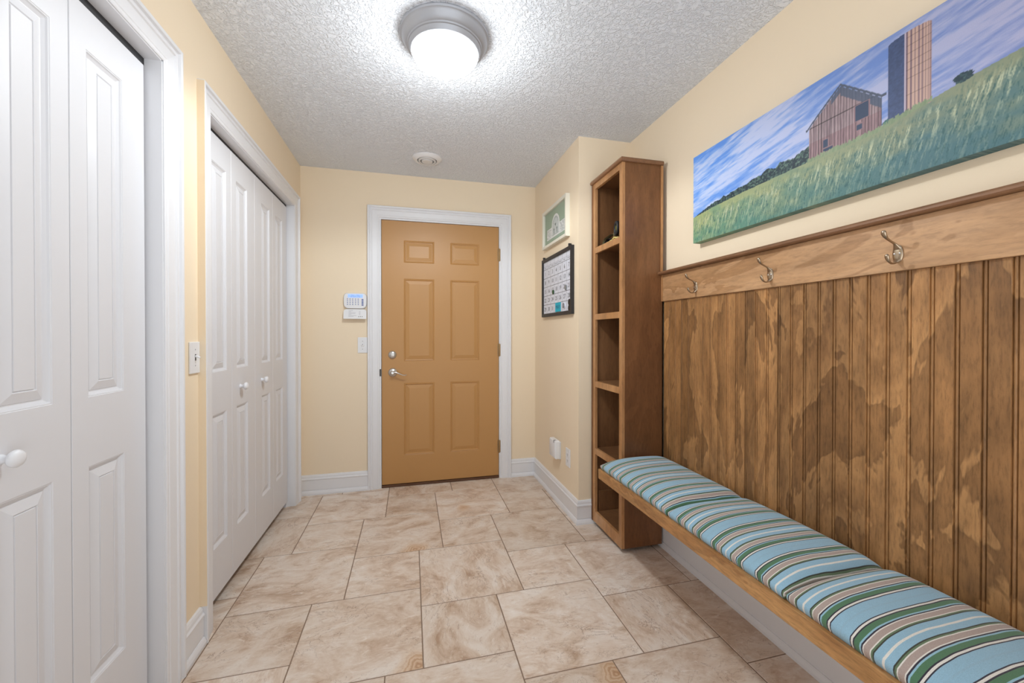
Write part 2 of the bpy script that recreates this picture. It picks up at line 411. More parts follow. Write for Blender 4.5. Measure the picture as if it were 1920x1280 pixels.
# closet casings with their jambs
for i, (a, b) in enumerate((O1, O2)):
    bm = new_bm()
    casing(bm, a, b, OH, lambda q, z, p: (XL + p, q, z), [(d*0.93, p) for d, p in CAS])
    jt = 0.004
    for y0_, y1_ in ((a, a+jt), (b-jt, b)): box(bm, (W0, y0_, 0), (XL+0.006, y1_, OH))
    box(bm, (W0, a, OH-jt), (XL+0.006, b, OH))
    for y0_, y1_ in ((a+jt, a+0.013), (b-0.013, b-jt)): box(bm, (W0, y0_, 0), (-0.838, y1_, OH-jt))
    struct('trim_%d' % (i+1), bm, M['trim'], ('white moulded casing around the nearer closet doors', 'white moulded casing around the farther closet doors')[i], 'door casing')
bm = new_bm()
casing(bm, DX0-J+0.004, DX1+J-0.004, DH+J-0.004, lambda q, z, p: (q, YF - p, z), [(d*0.95, p) for d, p in CAS])
for x0_, x1_ in ((DX0-J, DX0-0.003), (DX1+0.003, DX1+J)): box(bm, (x0_, YF-0.004, 0), (x1_, YF+0.10, DH+J))
box(bm, (DX0-0.003, YF-0.004, DH+0.003), (DX1+0.003, YF+0.10, DH+J))
struct('trim_3', bm, M['trim'], 'white moulded casing around the tan door', 'door casing')

# outer edge of the farther casing, painted over with the wall colour
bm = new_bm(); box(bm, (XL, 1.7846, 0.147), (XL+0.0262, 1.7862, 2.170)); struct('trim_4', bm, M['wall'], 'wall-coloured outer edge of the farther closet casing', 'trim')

# baseboards
def sk(name, *paths, label=None):
    bm = new_bm()
    for p in paths: skirting(bm, p)
    return struct(name, bm, M['trim'], label, 'baseboard')
CW = 0.0845
sk('baseboard_far', [(DX0-J+0.004-0.0855, YF), (XL, YF)], label='short white baseboard left of the tan door')
sk('baseboard_right', [(XR, YB), (XR, YJ), (XJ, YJ), (XJ, YF), (DX1+J+0.0815, YF)], label='white baseboard wrapping the boxed-out corner and running under the bench')
sk('baseboard_left', [(XL, O2[0]-CW), (XL, O1[1]+CW)], [(XL, O1[0]-CW), (XL, YB)], label='white baseboard between the two closets')

# ------------------------------------------------------------------ DOORS
RINGS = [(0.0015, 0.0015), (0.0035, 0.0015), (0.006, 0.005), (0.0125, 0.0095), (0.0155, 0.0100), (0.0165, 0.0085), (0.040, 0.0015), (0.0405, 0.0045), (0.042, 0.0045), (0.0435, 0.002)]
def knob(name, parent, x, y, z):
    bm = new_bm()
    lathe(bm, [(0.0105, 0), (0.0105, 0.002), (0.0085, 0.005), (0.0078, 0.012), (0.0095, 0.016), (0.0155, 0.019), (0.0185, 0.0235), (0.0185, 0.028), (0.015, 0.033), (0.008, 0.0355), (0, 0.036)], (x, y, z), (1, 0, 0))
    return obj(name, bm, M['trim'], parent, 40)
XD = -0.828
def closet(name, y_end, sizes_top, label, z0, z1, knob_at, n):
    root = thing(name, label, 'closet door', (XD-0.017, (y_end[0]+y_end[1])/2, 0), kind='structure')
    w = (y_end[1]-y_end[0]) / 4
    for k in range(4):
        a0 = y_end[0] + k*w; gap = 0.0012
        wide_left = (k % 2 == 0)
        l = 0.100 if wide_left else 0.053
        r = 0.053 if wide_left else 0.100
        bm = new_bm(); L = w - 2*gap
        panel_leaf(bm, L, z1-z0, 0.034, [(l, 0.262-z0, L-r, 0.846-z0), (l, 1.030-z0, L-r, 1.947-z0)], RINGS, lambda a, z, d: (XD-d, a0+gap+a, z0+z))
        lf = obj('door_leaf', bm, M['leaf'], root, None)
        bv = lf.modifiers.new('b', 'BEVEL'); bv.width = 0.0012; bv.segments = 1; bv.limit_method = 'ANGLE'; bv.angle_limit = math.radians(70)
        if k in (1, 2): knob('knob', lf, XD, knob_at[k-1], 0.937)
    bm = new_bm(); box(bm, (XD-0.028, y_end[0]-0.012, OH-0.0265), (XD-0.006, y_end[1]+0.012, OH-0.0045))
    tr = obj('track', bm, M['dark'], root, label='dark overhead track')
    bm = new_bm()
    for yy in (y_end[0]+0.05, y_end[1]-0.05, (y_end[0]+y_end[1])/2 - 0.03, (y_end[0]+y_end[1])/2 + 0.03):
        lathe(bm, [(0.007, 0), (0.007, OH-0.0265-z1)], (XD-0.017, yy, z1), (0, 0, 1), 12)
    obj('track_pivot', bm, M['plast_grey'], root)
    return root
closet('door_2', (0.371, 1.539), None, 'nearer white bifold closet doors with raised panels and round knobs', 0.045, 2.058, (0.79, 1.066), 2)
closet('door_3', (1.886, 3.058), None, 'farther white bifold closet doors with raised panels and round knobs', 0.045, 2.068, (2.275, 2.570), 3)

DY = YF + 0.004
root = thing('door_1', 'tan painted six-panel exit door with satin lever handle', 'door', ((DX0+DX1)/2, DY+0.02, 0), kind='structure')
bm = new_bm(); dz = 0.022
pl = [(x0_-DX0, z0_-dz, x1_-DX0, z1_-dz) for x0_, x1_ in ((-0.054, 0.181), (0.309, 0.544)) for z0_, z1_ in ((0.242, 0.811), (0.983, 1.632), (1.758, 1.932))]
R1 = [(0.003, 0.002), (0.006, -0.001), (0.011, 0.001), (0.014, 0.006), (0.018, 0.006), (0.042, 0.0005), (0.044, 0.0005)]
panel_leaf(bm, DX1-DX0, DH-dz, 0.044, pl, R1, lambda a, z, d: (DX0+a, DY+d, dz+z))
slab = obj('door_slab', bm, M['tan'], root)
bm = new_bm(); box(bm, (DX0-0.003, YF-0.006, 0.0), (DX1+0.003, YF+0.10, 0.018), 0.003); obj('threshold', bm, M['thresh'], root, label='dark brown threshold')
bm = new_bm(); lathe(bm, [(0.0315, 0), (0.0315, 0.004), (0.028, 0.010), (0.020, 0.013), (0.019, 0.020), (0.014, 0.022), (0, 0.0225)], (-0.141, DY, 1.035), (0, -1, 0))
box(bm, (-0.157, DY-0.034, 1.0305), (-0.125, DY-0.02, 1.0395), 0.003)
obj('deadbolt', bm, M['nickel'], root, 40, label='round satin nickel deadbolt turn')
bm = new_bm(); lathe(bm, [(0.034, 0), (0.034, 0.003), (0.031, 0.008), (0.022, 0.012), (0.0125, 0.015), (0.011, 0.035), (0.014, 0.040), (0.0145, 0.050), (0.010, 0.056), (0, 0.057)], (-0.139, DY, 0.897), (0, -1, 0))
ct = [(-0.139, DY-0.046, 0.898, .0105, .010), (-0.118, DY-0.048, 0.901, .0095, .008), (-0.095, DY-0.050, 0.893, .008, .006), (-0.07, DY-0.050, 0.882, .0075, .0045), (-0.050, DY-0.049, 0.8775, .007, .004), (-0.034, DY-0.046, 0.880, .005, .003)]
sp = smooth_pts(ct); sweep(bm, [p[:3] for p in sp], [(p[3], p[4]) for p in sp], 12, (0, 1, 0))
obj('lever_handle', bm, M['nickel'], root, 40, label='curved satin nickel lever handle')
for z in (1.853, 1.064, 0.263):
    bm = new_bm(); lathe(bm, [(0.004, -0.004), (0.0062, 0), (0.0062, 0.1), (0.004, 0.104)], (DX1+0.0025, DY-0.008, z-0.05), (0, 0, 1), 14)
    box(bm, (DX1-0.010, DY-0.0012, z-0.05), (DX1+0.0015, DY+0.0005, z+0.05)); box(bm, (DX1+0.0035, YF-0.0055, z-0.05), (DX1+0.014, YF-0.004, z+0.05))
    obj('hinge', bm, M['brass'], root, 40)
bm = new_bm(); box(bm, (DX0-0.0042, YF-0.0065, 0.87), (DX0-0.003-0.012, YF-0.004, 0.925)); obj('strike_plate', bm, M['slot'], root)

# ------------------------------------------------------------------ CEILING LIGHT AND VENT
em = NT('glowing_glass', 0.3); em.b.inputs['Base Color'].default_value = (1, 1, 1, 1)
em.b.inputs['Emission Color'].default_value = (0.93, 0.985, 1.03, 1); em.b.inputs['Emission Strength'].default_value = 13
M['glow'] = em.m
def dome_light(x, y, label, group=None):
    t = thing('ceiling_light', label, 'ceiling light', (x, y, ZC), group)
    bm = new_bm()
    lathe(bm, [(0.181, 0), (0.184, 0.006), (0.182, 0.013), (0.177, 0.016), (0.174, 0.022), (0.167, 0.036), (0.159, 0.044), (0.155, 0.046), (0.153, 0.051), (0.149, 0.053), (0.147, 0.058), (0.141, 0.070), (0.136, 0.072), (0.132, 0.069), (0.132, 0.03)], (x, y, ZC), (0, 0, -1), 96, True, True)
    obj('trim_ring', bm, M['ring'], t, 35, label='stepped brushed grey metal ring')
    bm = new_bm()
    lathe(bm, [(0.133, 0.066), (0.137, 0.070), (0.136, 0.077), (0.130, 0.088), (0.119, 0.100), (0.101, 0.112), (0.072, 0.123), (0.037, 0.129), (0, 0.131)], (x, y, ZC), (0, 0, -1), 96, True, True)
    obj('glass_shade', bm, M['glow'], t, 60, label='glowing white glass bowl')
    ld = bpy.data.lights.new('bulb', 'SPOT'); ld.shadow_soft_size = 0.035; ld.spot_size = math.radians(168); ld.spot_blend = 0.25; ld.energy = 11.5; ld.color = (0.93, 0.985, 1.0)
    lo = bpy.data.objects.new('bulb', ld); C.objects.link(lo); lo.parent = t; lo.location = (0, 0, -0.160)
    ld = bpy.data.lights.new('bulb', 'POINT'); ld.shadow_soft_size = 0.04; ld.energy = 2.9; ld.color = (0.93, 0.985, 1.0)
    lo = bpy.data.objects.new('bulb', ld); C.objects.link(lo); lo.parent = t; lo.location = (0, 0, -0.215)
    return t
dome_light(0.141, 1.708, 'round flush ceiling light with stepped grey ring and glowing white glass')

t = thing('ceiling_vent', 'small round white air diffuser on the ceiling near the end wall', 'vent', (0.113, 2.912, ZC))
bm = new_bm(); cx, cy = 0.113, 2.912
lathe(bm, [(0.101, 0), (0.102, 0.003), (0.094, 0.010), (0.080, 0.018), (0.072, 0.020), (0.068, 0.018), (0.068, 0.002)], (cx, cy, ZC), (0, 0, -1), 64, False, False)
obj('flange', bm, M['plast'], t, 40)
bm = new_bm(); lathe(bm, [(0.068, 0.004), (0, 0.004)], (cx, cy, ZC), (0, 0, -1), 64, False, False); obj('throat', bm, M['ventgap'], t)
bm = new_bm()
lathe(bm, [(0.058, 0.004), (0.062, 0.016), (0.060, 0.021), (0.050, 0.0235), (0.048, 0.022), (0.048, 0.004)], (cx, cy, ZC), (0, 0, -1), 64, False, False)
obj('ring', bm, M['vent'], t, 40)
bm = new_bm()
lathe(bm, [(0.034, 0.004), (0.040, 0.018), (0.036, 0.026), (0, 0.028)], (cx, cy, ZC), (0, 0, -1), 64, False, False); obj('centre_disc', bm, M['vent'], t, 40)

# ------------------------------------------------------------------ TALL SHELF
CX, CN, CF, CZ0, CZ1 = 1.110, 1.965, 2.326, 0.025, 2.130
XW = XR - 0.0255      # cabinet back stands off the baseboard
t = thing('shelf_tower', 'tall narrow stained wood shelf tower with open cubbies beside the bench', 'shelf', ((CX+XW)/2, (CN+CF)/2, CZ0))
bm = new_bm(); box(bm, (CX+0.018, CN, CZ0), (XW, CN+0.018, CZ1)); obj('side_panel', bm, M['side'], t)
bm = new_bm(); box(bm, (CX+0.018, CF-0.018, CZ0), (XW, CF, CZ1)); obj('side_panel', bm, M['inner'], t)
bm = new_bm(); box(bm, (XW-0.006, CN+0.018, CZ0), (XW, CF-0.018, CZ1)); obj('back_panel', bm, M['inner'], t)
for y0_ in (CN, CF-0.032):
    bm = new_bm(); box(bm, (CX, y0_, CZ0), (CX+0.018, y0_+0.032, CZ1), 0.0015); obj('face_stile', bm, M['edge'], t)
bm = new_bm(); box(bm, (CX, CN+0.032, CZ1-0.034), (CX+0.018, CF-0.032, CZ1), 0.0015); obj('face_rail', bm, M['edge'], t)
bm = new_bm(); box(bm, (CX-0.004, CF-0.004, CZ0), (CX+0.012, CF+0.010, CZ1), 0.0015); obj('scribe_strip', bm, M['side'], t)
bm = new_bm(); box(bm, (CX+0.002, CN-0.006, 0.50), (CX+0.040, CN, CZ1)); 
bm.free()
for z, d in ((1.733, 0.036), (1.321, 0.036), (0.904, 0.036), (0.486, 0.036), (0.091, 0.066)):
    bm = new_bm(); box(bm, (CX+0.0175, CN+0.018, z-0.019), (XW-0.006, CF-0.018, z)); s = obj('shelf_board', bm, M['inner'], t)
    bm = new_bm(); box(bm, (CX+0.001, CN+0.032, z-d), (CX+0.0175, CF-0.032, z), 0.0015); obj('shelf_edge', bm, M['edge'], s)
bm = new_bm(); box(bm, (CX+0.018, CN+0.018, CZ1-0.018), (XW-0.006, CF-0.018, CZ1-0.001)); obj('top_board', bm, M['inner'], t)
bm = new_bm()
# crown cap with a rounded nose
def cap(bm, x0_, x1_, y0_, y1_, z0_, h, nose):
    prof = [(0, 0), (nose*0.75, 0.002), (nose, h*0.28), (nose, h*0.55), (nose*0.7, h*0.9), (nose*0.3, h)]
    rings = []
    for n_, dz_ in prof:
        rings.append([bm.verts.new(p) for p in [(x1_, y1_+n_*0, z0_+dz_), (x1_, y0_-n_, z0_+dz_), (x0_-n_, y0_-n_, z0_+dz_), (x0_-n_, y1_+n_*0, z0_+dz_)]])
    for r, s in zip(rings, rings[1:]):
        for k in range(4): bm.faces.new([r[k], r[(k+1) % 4], s[(k+1) % 4], s[k]])
    bm.faces.new(rings[0]); bm.faces.new(rings[-1])
cap(bm, CX, XW, CN, CF+0.012, CZ1, 0.026, 0.014); obj('crown_cap', bm, M['capw'], t)
bm = new_bm(); box(bm, (CX+0.03, CF-0.031, 0.0915), (XW-0.007, CF-0.019, 0.215), 0.002); obj('back_cleat', bm, M['inner'], t)
# strip where tower and wall meet
bm = new_bm(); box(bm, (XW-0.012, CN-0.006, 1.545), (XW, CN, CZ1)); obj('scribe_strip', bm, M['edge'], t)

# coiled strap on the upper shelf
M['black'] = plain('black_webbing', (30, 28, 30), 0.6); M['rope'] = plain('pale_yellow_cord', (214, 196, 120), 0.8); M['lime'] = plain('lime_yellow_plastic', (196, 190, 40), 0.5)
M['olive'] = plain('olive_webbing', (112, 104, 72), 0.8)
t = thing('coiled_strap', 'black and olive coiled strap with lime yellow ring on the upper tower shelf', 'strap', (1.16, 2.17, 1.733))
def ribbon(bm, pts, w, th):
    sp = smooth_pts(pts, 8); sweep(bm, sp, [(w/2, th/2)]*len(sp), 8, (1, 0, 0))
bm = new_bm(); ribbon(bm, [(1.17, 2.285, 1.737), (1.17, 2.283, 1.765), (1.17, 2.262, 1.783), (1.17, 2.22, 1.789), (1.17, 2.18, 1.792), (1.17, 2.15, 1.785), (1.17, 2.11, 1.768)], 0.030, 0.004); obj('webbing', bm, M['olive'], t, 60)
bm = new_bm(); ribbon(bm, [(1.172, 2.262, 1.737), (1.172, 2.258, 1.755), (1.172, 2.238, 1.772), (1.172, 2.205, 1.771), (1.172, 2.185, 1.755), (1.172, 2.195, 1.738)], 0.034, 0.008)
ribbon(bm, [(1.175, 2.235, 1.738), (1.175, 2.225, 1.752), (1.175, 2.207, 1.75), (1.175, 2.205, 1.739)], 0.03, 0.008); obj('webbing', bm, M['black'], t, 60)
bm = new_bm()
N = 24
P_ = [(1.15 + 0.006*math.cos(a), 2.098 + 0.026*math.cos(a), 1.806 + 0.034*math.sin(a)) for a in [2*math.pi*k/N for k in range(N+1)]]
sweep(bm, P_, [(0.011, 0.009)]*len(P_), 8, (1, 0, 0)); obj('ring', bm, M['black'], t, 60, label='black ring')
bm = new_bm(); box(bm, (1.152, 2.085, 1.785), (1.158, 2.112, 1.826), 0.002); obj('tag', bm, M['lime'], t, label='lime yellow insert')
bm = new_bm(); ribbon(bm, [(1.165, 2.145, 1.775), (1.165, 2.142, 1.80), (1.165, 2.128, 1.832)], 0.02, 0.014); ribbon(bm, [(1.165, 2.128, 1.826), (1.168, 2.10, 1.846), (1.17, 2.05, 1.858)], 0.012, 0.004); obj('buckle_strap', bm, M['olive'], t, 60)
bm = new_bm()
for k in range(7):
    a = k*0.9; c = (1.135 + 0.01*math.sin(a), 2.17 - k*0.02, 1.741 + 0.004*(k % 2)); 
    P_ = [(c[0]+0.007*math.cos(b), c[1]+0.014*math.sin(b), c[2]+0.003*math.cos(b+a)) for b in [2*math.pi*q/14 for q in range(15)]]
    sweep(bm, P_, [0.0035]*15, 8, (0, 0, 1))
obj('cord', bm, M['rope'], t, 60, label='pale yellow cord')

# ------------------------------------------------------------------ BEADBOARD, HOOK RAIL, BENCH
Y0P = 0.30
bm = new_bm()
prof = []; y = Y0P; XB = 1.364
grooves = [0.619 + 0.0516*k for k in range(-6, 27) if Y0P + 0.01 < 0.619 + 0.0516*k < CN-0.012]
pr_ = [(Y0P, XB)]
for gy in grooves:
    for dy, dx in ((-0.0062, 0), (-0.0044, 0.005), (-0.0026, 0.0008), (0, -0.0004), (0.0026, 0.0008), (0.0044, 0.005), (0.0062, 0)): pr_.append((gy+dy, XB+dx))
pr_.append((CN-0.008, XB))
lo = [bm.verts.new((x, y, 0.476)) for y, x in pr_]; hi = [bm.verts.new((x, y, 1.3775)) for y, x in pr_]
for k in range(len(pr_)-1): bm.faces.new([lo[k], lo[k+1], hi[k+1], hi[k]])
bk = [bm.verts.new(p) for p in [(XR-0.0005, Y0P, 0.476), (XR-0.0005, CN-0.008, 0.476), (XR-0.0005, CN-0.008, 1.3775), (XR-0.0005, Y0P, 1.3775)]]
bm.faces.new(bk); bm.faces.new([lo[0], hi[0], bk[3], bk[0]]); bm.faces.new([lo[-1], bk[1], bk[2], hi[-1]])
bm.faces.new(hi + [bk[2], bk[3]]); bm.faces.new(lo + [bk[1], bk[0]])
t = thing('beadboard_panel', 'stained brown beadboard panel above the bench under the hook rail', 'wall panel', (XR, 1.13, 0.476))
obj('board', bm, M['bead'], t)
bm = new_bm(); box(bm, (XB-0.006, CN-0.0078, 0.476), (XR-0.026, CN-0.0005, 1.378)); obj('end_strip', bm, M['edge'], t)

t = thing('coat_rack', 'horizontal stained wood coat rail with three double hooks under the barn canvas', 'coat rack', (XR, 1.13, 1.378))
bm = new_bm(); box(bm, (1.354, Y0P-0.01, 1.378), (XR-0.0005, CN-0.010, 1.524), 0.002); obj('rail', bm, M['rail'], t)
bm = new_bm(); box(bm, (1.351, CN-0.0098, 1.378), (1.3575, CN-0.0005, 1.524)); obj('end_strip', bm, M['edge'], t)
bm = new_bm()
pf = [(0, 0), (0.052, 0), (0.056, 0.004), (0.056, 0.010), (0.050, 0.0165), (0, 0.0165)]
a = [bm.verts.new((XR-0.0005-d, Y0P-0.015, 1.5245+z)) for d, z in pf]; b = [bm.verts.new((XR-0.0005-d, CN-0.0005, 1.5245+z)) for d, z in pf]
for k in range(len(pf)): bm.faces.new([a[k], a[(k+1) % len(pf)], b[(k+1) % len(pf)], b[k]])
bm.faces.new(a); bm.faces.new(b); obj('cap', bm, M['capw'], t)
def hook(yc):
    x0 = 1.354; bm = new_bm(); zc = 1.427
    # domed oval back plate
    N = 28; rings = []
    for f, dx in ((1.0, 0.0), (1.0, 0.002), (0.82, 0.0045), (0.45, 0.0058)):
        rings.append([bm.verts.new((x0-dx, yc+0.0135*f*math.cos(2*math.pi*k/N), zc+0.026*f*math.sin(2*math.pi*k/N))) for k in range(N)])
    for r, s in zip(rings, rings[1:]):
        for k in range(N): bm.faces.new([r[k], r[(k+1) % N], s[(k+1) % N], s[k]])
    bm.faces.new(rings[-1]); bm.faces.new(rings[0])
    up = [(x0-0.004, zc+0.014, .0105, .0035), (x0-0.013, zc+0.027, .0046, .0030), (x0-0.029, zc+0.034, .0032, .0028), (x0-0.044, zc+0.041, .0038, .0032), (x0-0.053, zc+0.049, .0060, .0042), (x0-0.057, zc+0.057, .0066, .0044), (x0-0.0575, zc+0.062, .0044, .0028), (x0-0.0575, zc+0.0633, .0016, .0012)]
    dn = [(x0-0.004, zc-0.018, .0100, .0035), (x0-0.013, zc-0.0265, .0044, .0030), (x0-0.026, zc-0.0280, .0032, .0026), (x0-0.036, zc-0.023, .0036, .0030), (x0-0.042, zc-0.015, .0054, .0038), (x0-0.044, zc-0.008, .0056, .0040), (x0-0.0442, zc-0.004, .0036, .0024), (x0-0.0442, zc-0.0025, .0014, .001)]
    for c in (up, dn):
        sp = smooth_pts(c, 5); sweep(bm, [(p[0], yc, p[1]) for p in sp], [(p[2], p[3]) for p in sp], 14, (0, 1, 0))
    h = obj('hook', bm, M['bronze'], t, 50)
    for dy in (-0.0065, 0.0065):
        bm = new_bm(); lathe(bm, [(0.0032, 0), (0.0030, 0.0012), (0.0018, 0.0018), (0, 0.002)], (x0-0.0045, yc+dy, zc), (-1, 0, 0), 14); obj('screw', bm, M['nickel'], h, 40)
for yc in (1.688, 1.267, 0.846): hook(yc)

XBn = 0.972
t = thing('wall_bench', 'long wall-mounted stained wood bench board holding striped cushions', 'bench', ((XBn+XR)/2, 1.13, 0.425))
bm = new_bm(); box(bm, (XBn+0.020, Y0P, 0.450), (XR-0.0005, CN-0.001, 0.4755)); obj('seat', bm, M['benchw'], t)
bm = new_bm(); box(bm, (XBn, Y0P, 0.425), (XBn+0.0205, CN+0.003, 0.4755), 0.0025); obj('front_edge', bm, M['benchw'], t)
bm = new_bm(); box(bm, (XR-0.02, Y0P, 0.405), (XR-0.0005, CN-0.002, 0.4498)); obj('wall_cleat', bm, M['benchw'], t)

def cushion(y0, y1, phase_y, name_label, drop):
    """y0 near end, y1 far end; stripes have period 0.18 m with a white line at phase_y"""
    zb = 0.4762; T = 0.062
    nx, ny = 30, 60; X0, X1 = XBn+0.008, 1.357
    verts = []; faces = []; stripe = []
    L = y1 - y0
    def ht(u, v):      # u, v in 0..1
        dx = min(u, 1-u)*(X1-X0); dy = min(v, 1-v)*L
        ex = 1 - math.exp(-(u*(X1-X0))/0.050) * 1.0 - math.exp(-((1-u)*(X1-X0))/0.022); ey = 1 - math.exp(-dy/0.020)
        puff = 0.006*math.sin(math.pi*u)*math.sin(math.pi*v)
        wr = 0.0025*math.sin(9*v+3*u+phase_y*20)*math.sin(math.pi*u)
        return 0.026 + (T-0.024)*ex*(0.42+0.58*ey) + puff + wr - 0.006*(1-ey)
    idx = {}
    def row(i, j, lvl):
        u, v = i/nx, j/ny
        e = 0.004 if lvl == 1 else 0.0
        uu = 0.5 + (u-0.5)*1.0
        x = X0 + (X1-X0)*uu; y = y0 + L*v
        bow = 0.0035*math.sin(math.pi*v)
        if lvl == 0: z = zb
        else: z = zb + ht(u, v)
        if lvl == 0:
            x = X0 + (X1-X0)*(0.012 + 0.976*u); y = y0 + L*(0.012+0.976*v)
        verts.append((x, y, z)); 
        # the cloth is pulled a little off square near the ends
        stripe.append((y - phase_y)/0.18 + 0.0)
        return len(verts)-1
    top = [[row(i, j, 1) for j in range(ny+1)] for i in range(nx+1)]
    bot = [[row(i, j, 0) for j in range(ny+1)] for i in range(nx+1)]
    for i in range(nx):
        for j in range(ny):
            faces.append((top[i][j], top[i+1][j], top[i+1][j+1], top[i][j+1])); faces.append((bot[i][j], bot[i][j+1], bot[i+1][j+1], bot[i+1][j]))
    # side band with a slight bulge
    per_t = [top[i][0] for i in range(nx)] + [top[nx][j] for j in range(ny)] + [top[i][ny] for i in range(nx, 0, -1)] + [top[0][j] for j in range(ny, 0, -1)]
    per_b = [bot[i][0] for i in range(nx)] + [bot[nx][j] for j in range(ny)] + [bot[i][ny] for i in range(nx, 0, -1)] + [bot[0][j] for j in range(ny, 0, -1)]
    n = len(per_t); prev = per_t; cxm, cym = (X0+X1)/2, (y0+y1)/2
    for f in (0.3, 0.6, 0.85):
        cur = []
        for k in range(n):
            a, b = verts[per_t[k]], verts[per_b[k]]
            p = [a[q]*(1-f)+b[q]*f for q in range(3)]
            bul = 0.0035*math.sin(math.pi*min(1, f*1.1))
            p[0] += bul*(1 if p[0] > cxm+0.18 else (-1 if p[0] < cxm-0.18 else 0)); 
            verts.append(tuple(p)); stripe.append((p[1]-phase_y)/0.18); cur.append(len(verts)-1)
        for k in range(n): faces.append((prev[k], prev[(k+1) % n], cur[(k+1) % n], cur[k]))
        prev = cur
    for k in range(n): faces.append((prev[k], prev[(k+1) % n], per_b[(k+1) % n], per_b[k]))
    me = bpy.data.meshes.new('seat_cushion'); oy = (y0+y1)/2
    me.from_pydata([(a-cxm, b-oy, c-zb) for a, b, c in verts], [], faces); me.materials.append(M['fabric'])
    at = me.attributes.new('stripe', 'FLOAT', 'POINT'); at.data.foreach_set('value', stripe)
    bmm = bmesh.new(); bmm.from_mesh(me); bmesh.ops.recalc_face_normals(bmm, faces=bmm.faces[:]); bmm.to_mesh(me); bmm.free()
    me.shade_smooth()
    o = bpy.data.objects.new('seat_cushion', me); C.objects.link(o); o.location = (cxm, oy, zb)
    o['label'] = name_label; o['category'] = 'cushion'; o['group'] = 'striped cushions in a row on the bench'
cushion(1.384, 1.958, 1.80, 'blue, green and taupe striped cushion at the far end against the shelf tower', 0)
cushion(0.868, 1.381, 1.256, 'striped bench cushion in the middle, between the two other cushions', 0)
cushion(0.335, 0.865, 0.814, 'striped bench cushion at the near end, cut by the right picture edge', 0)

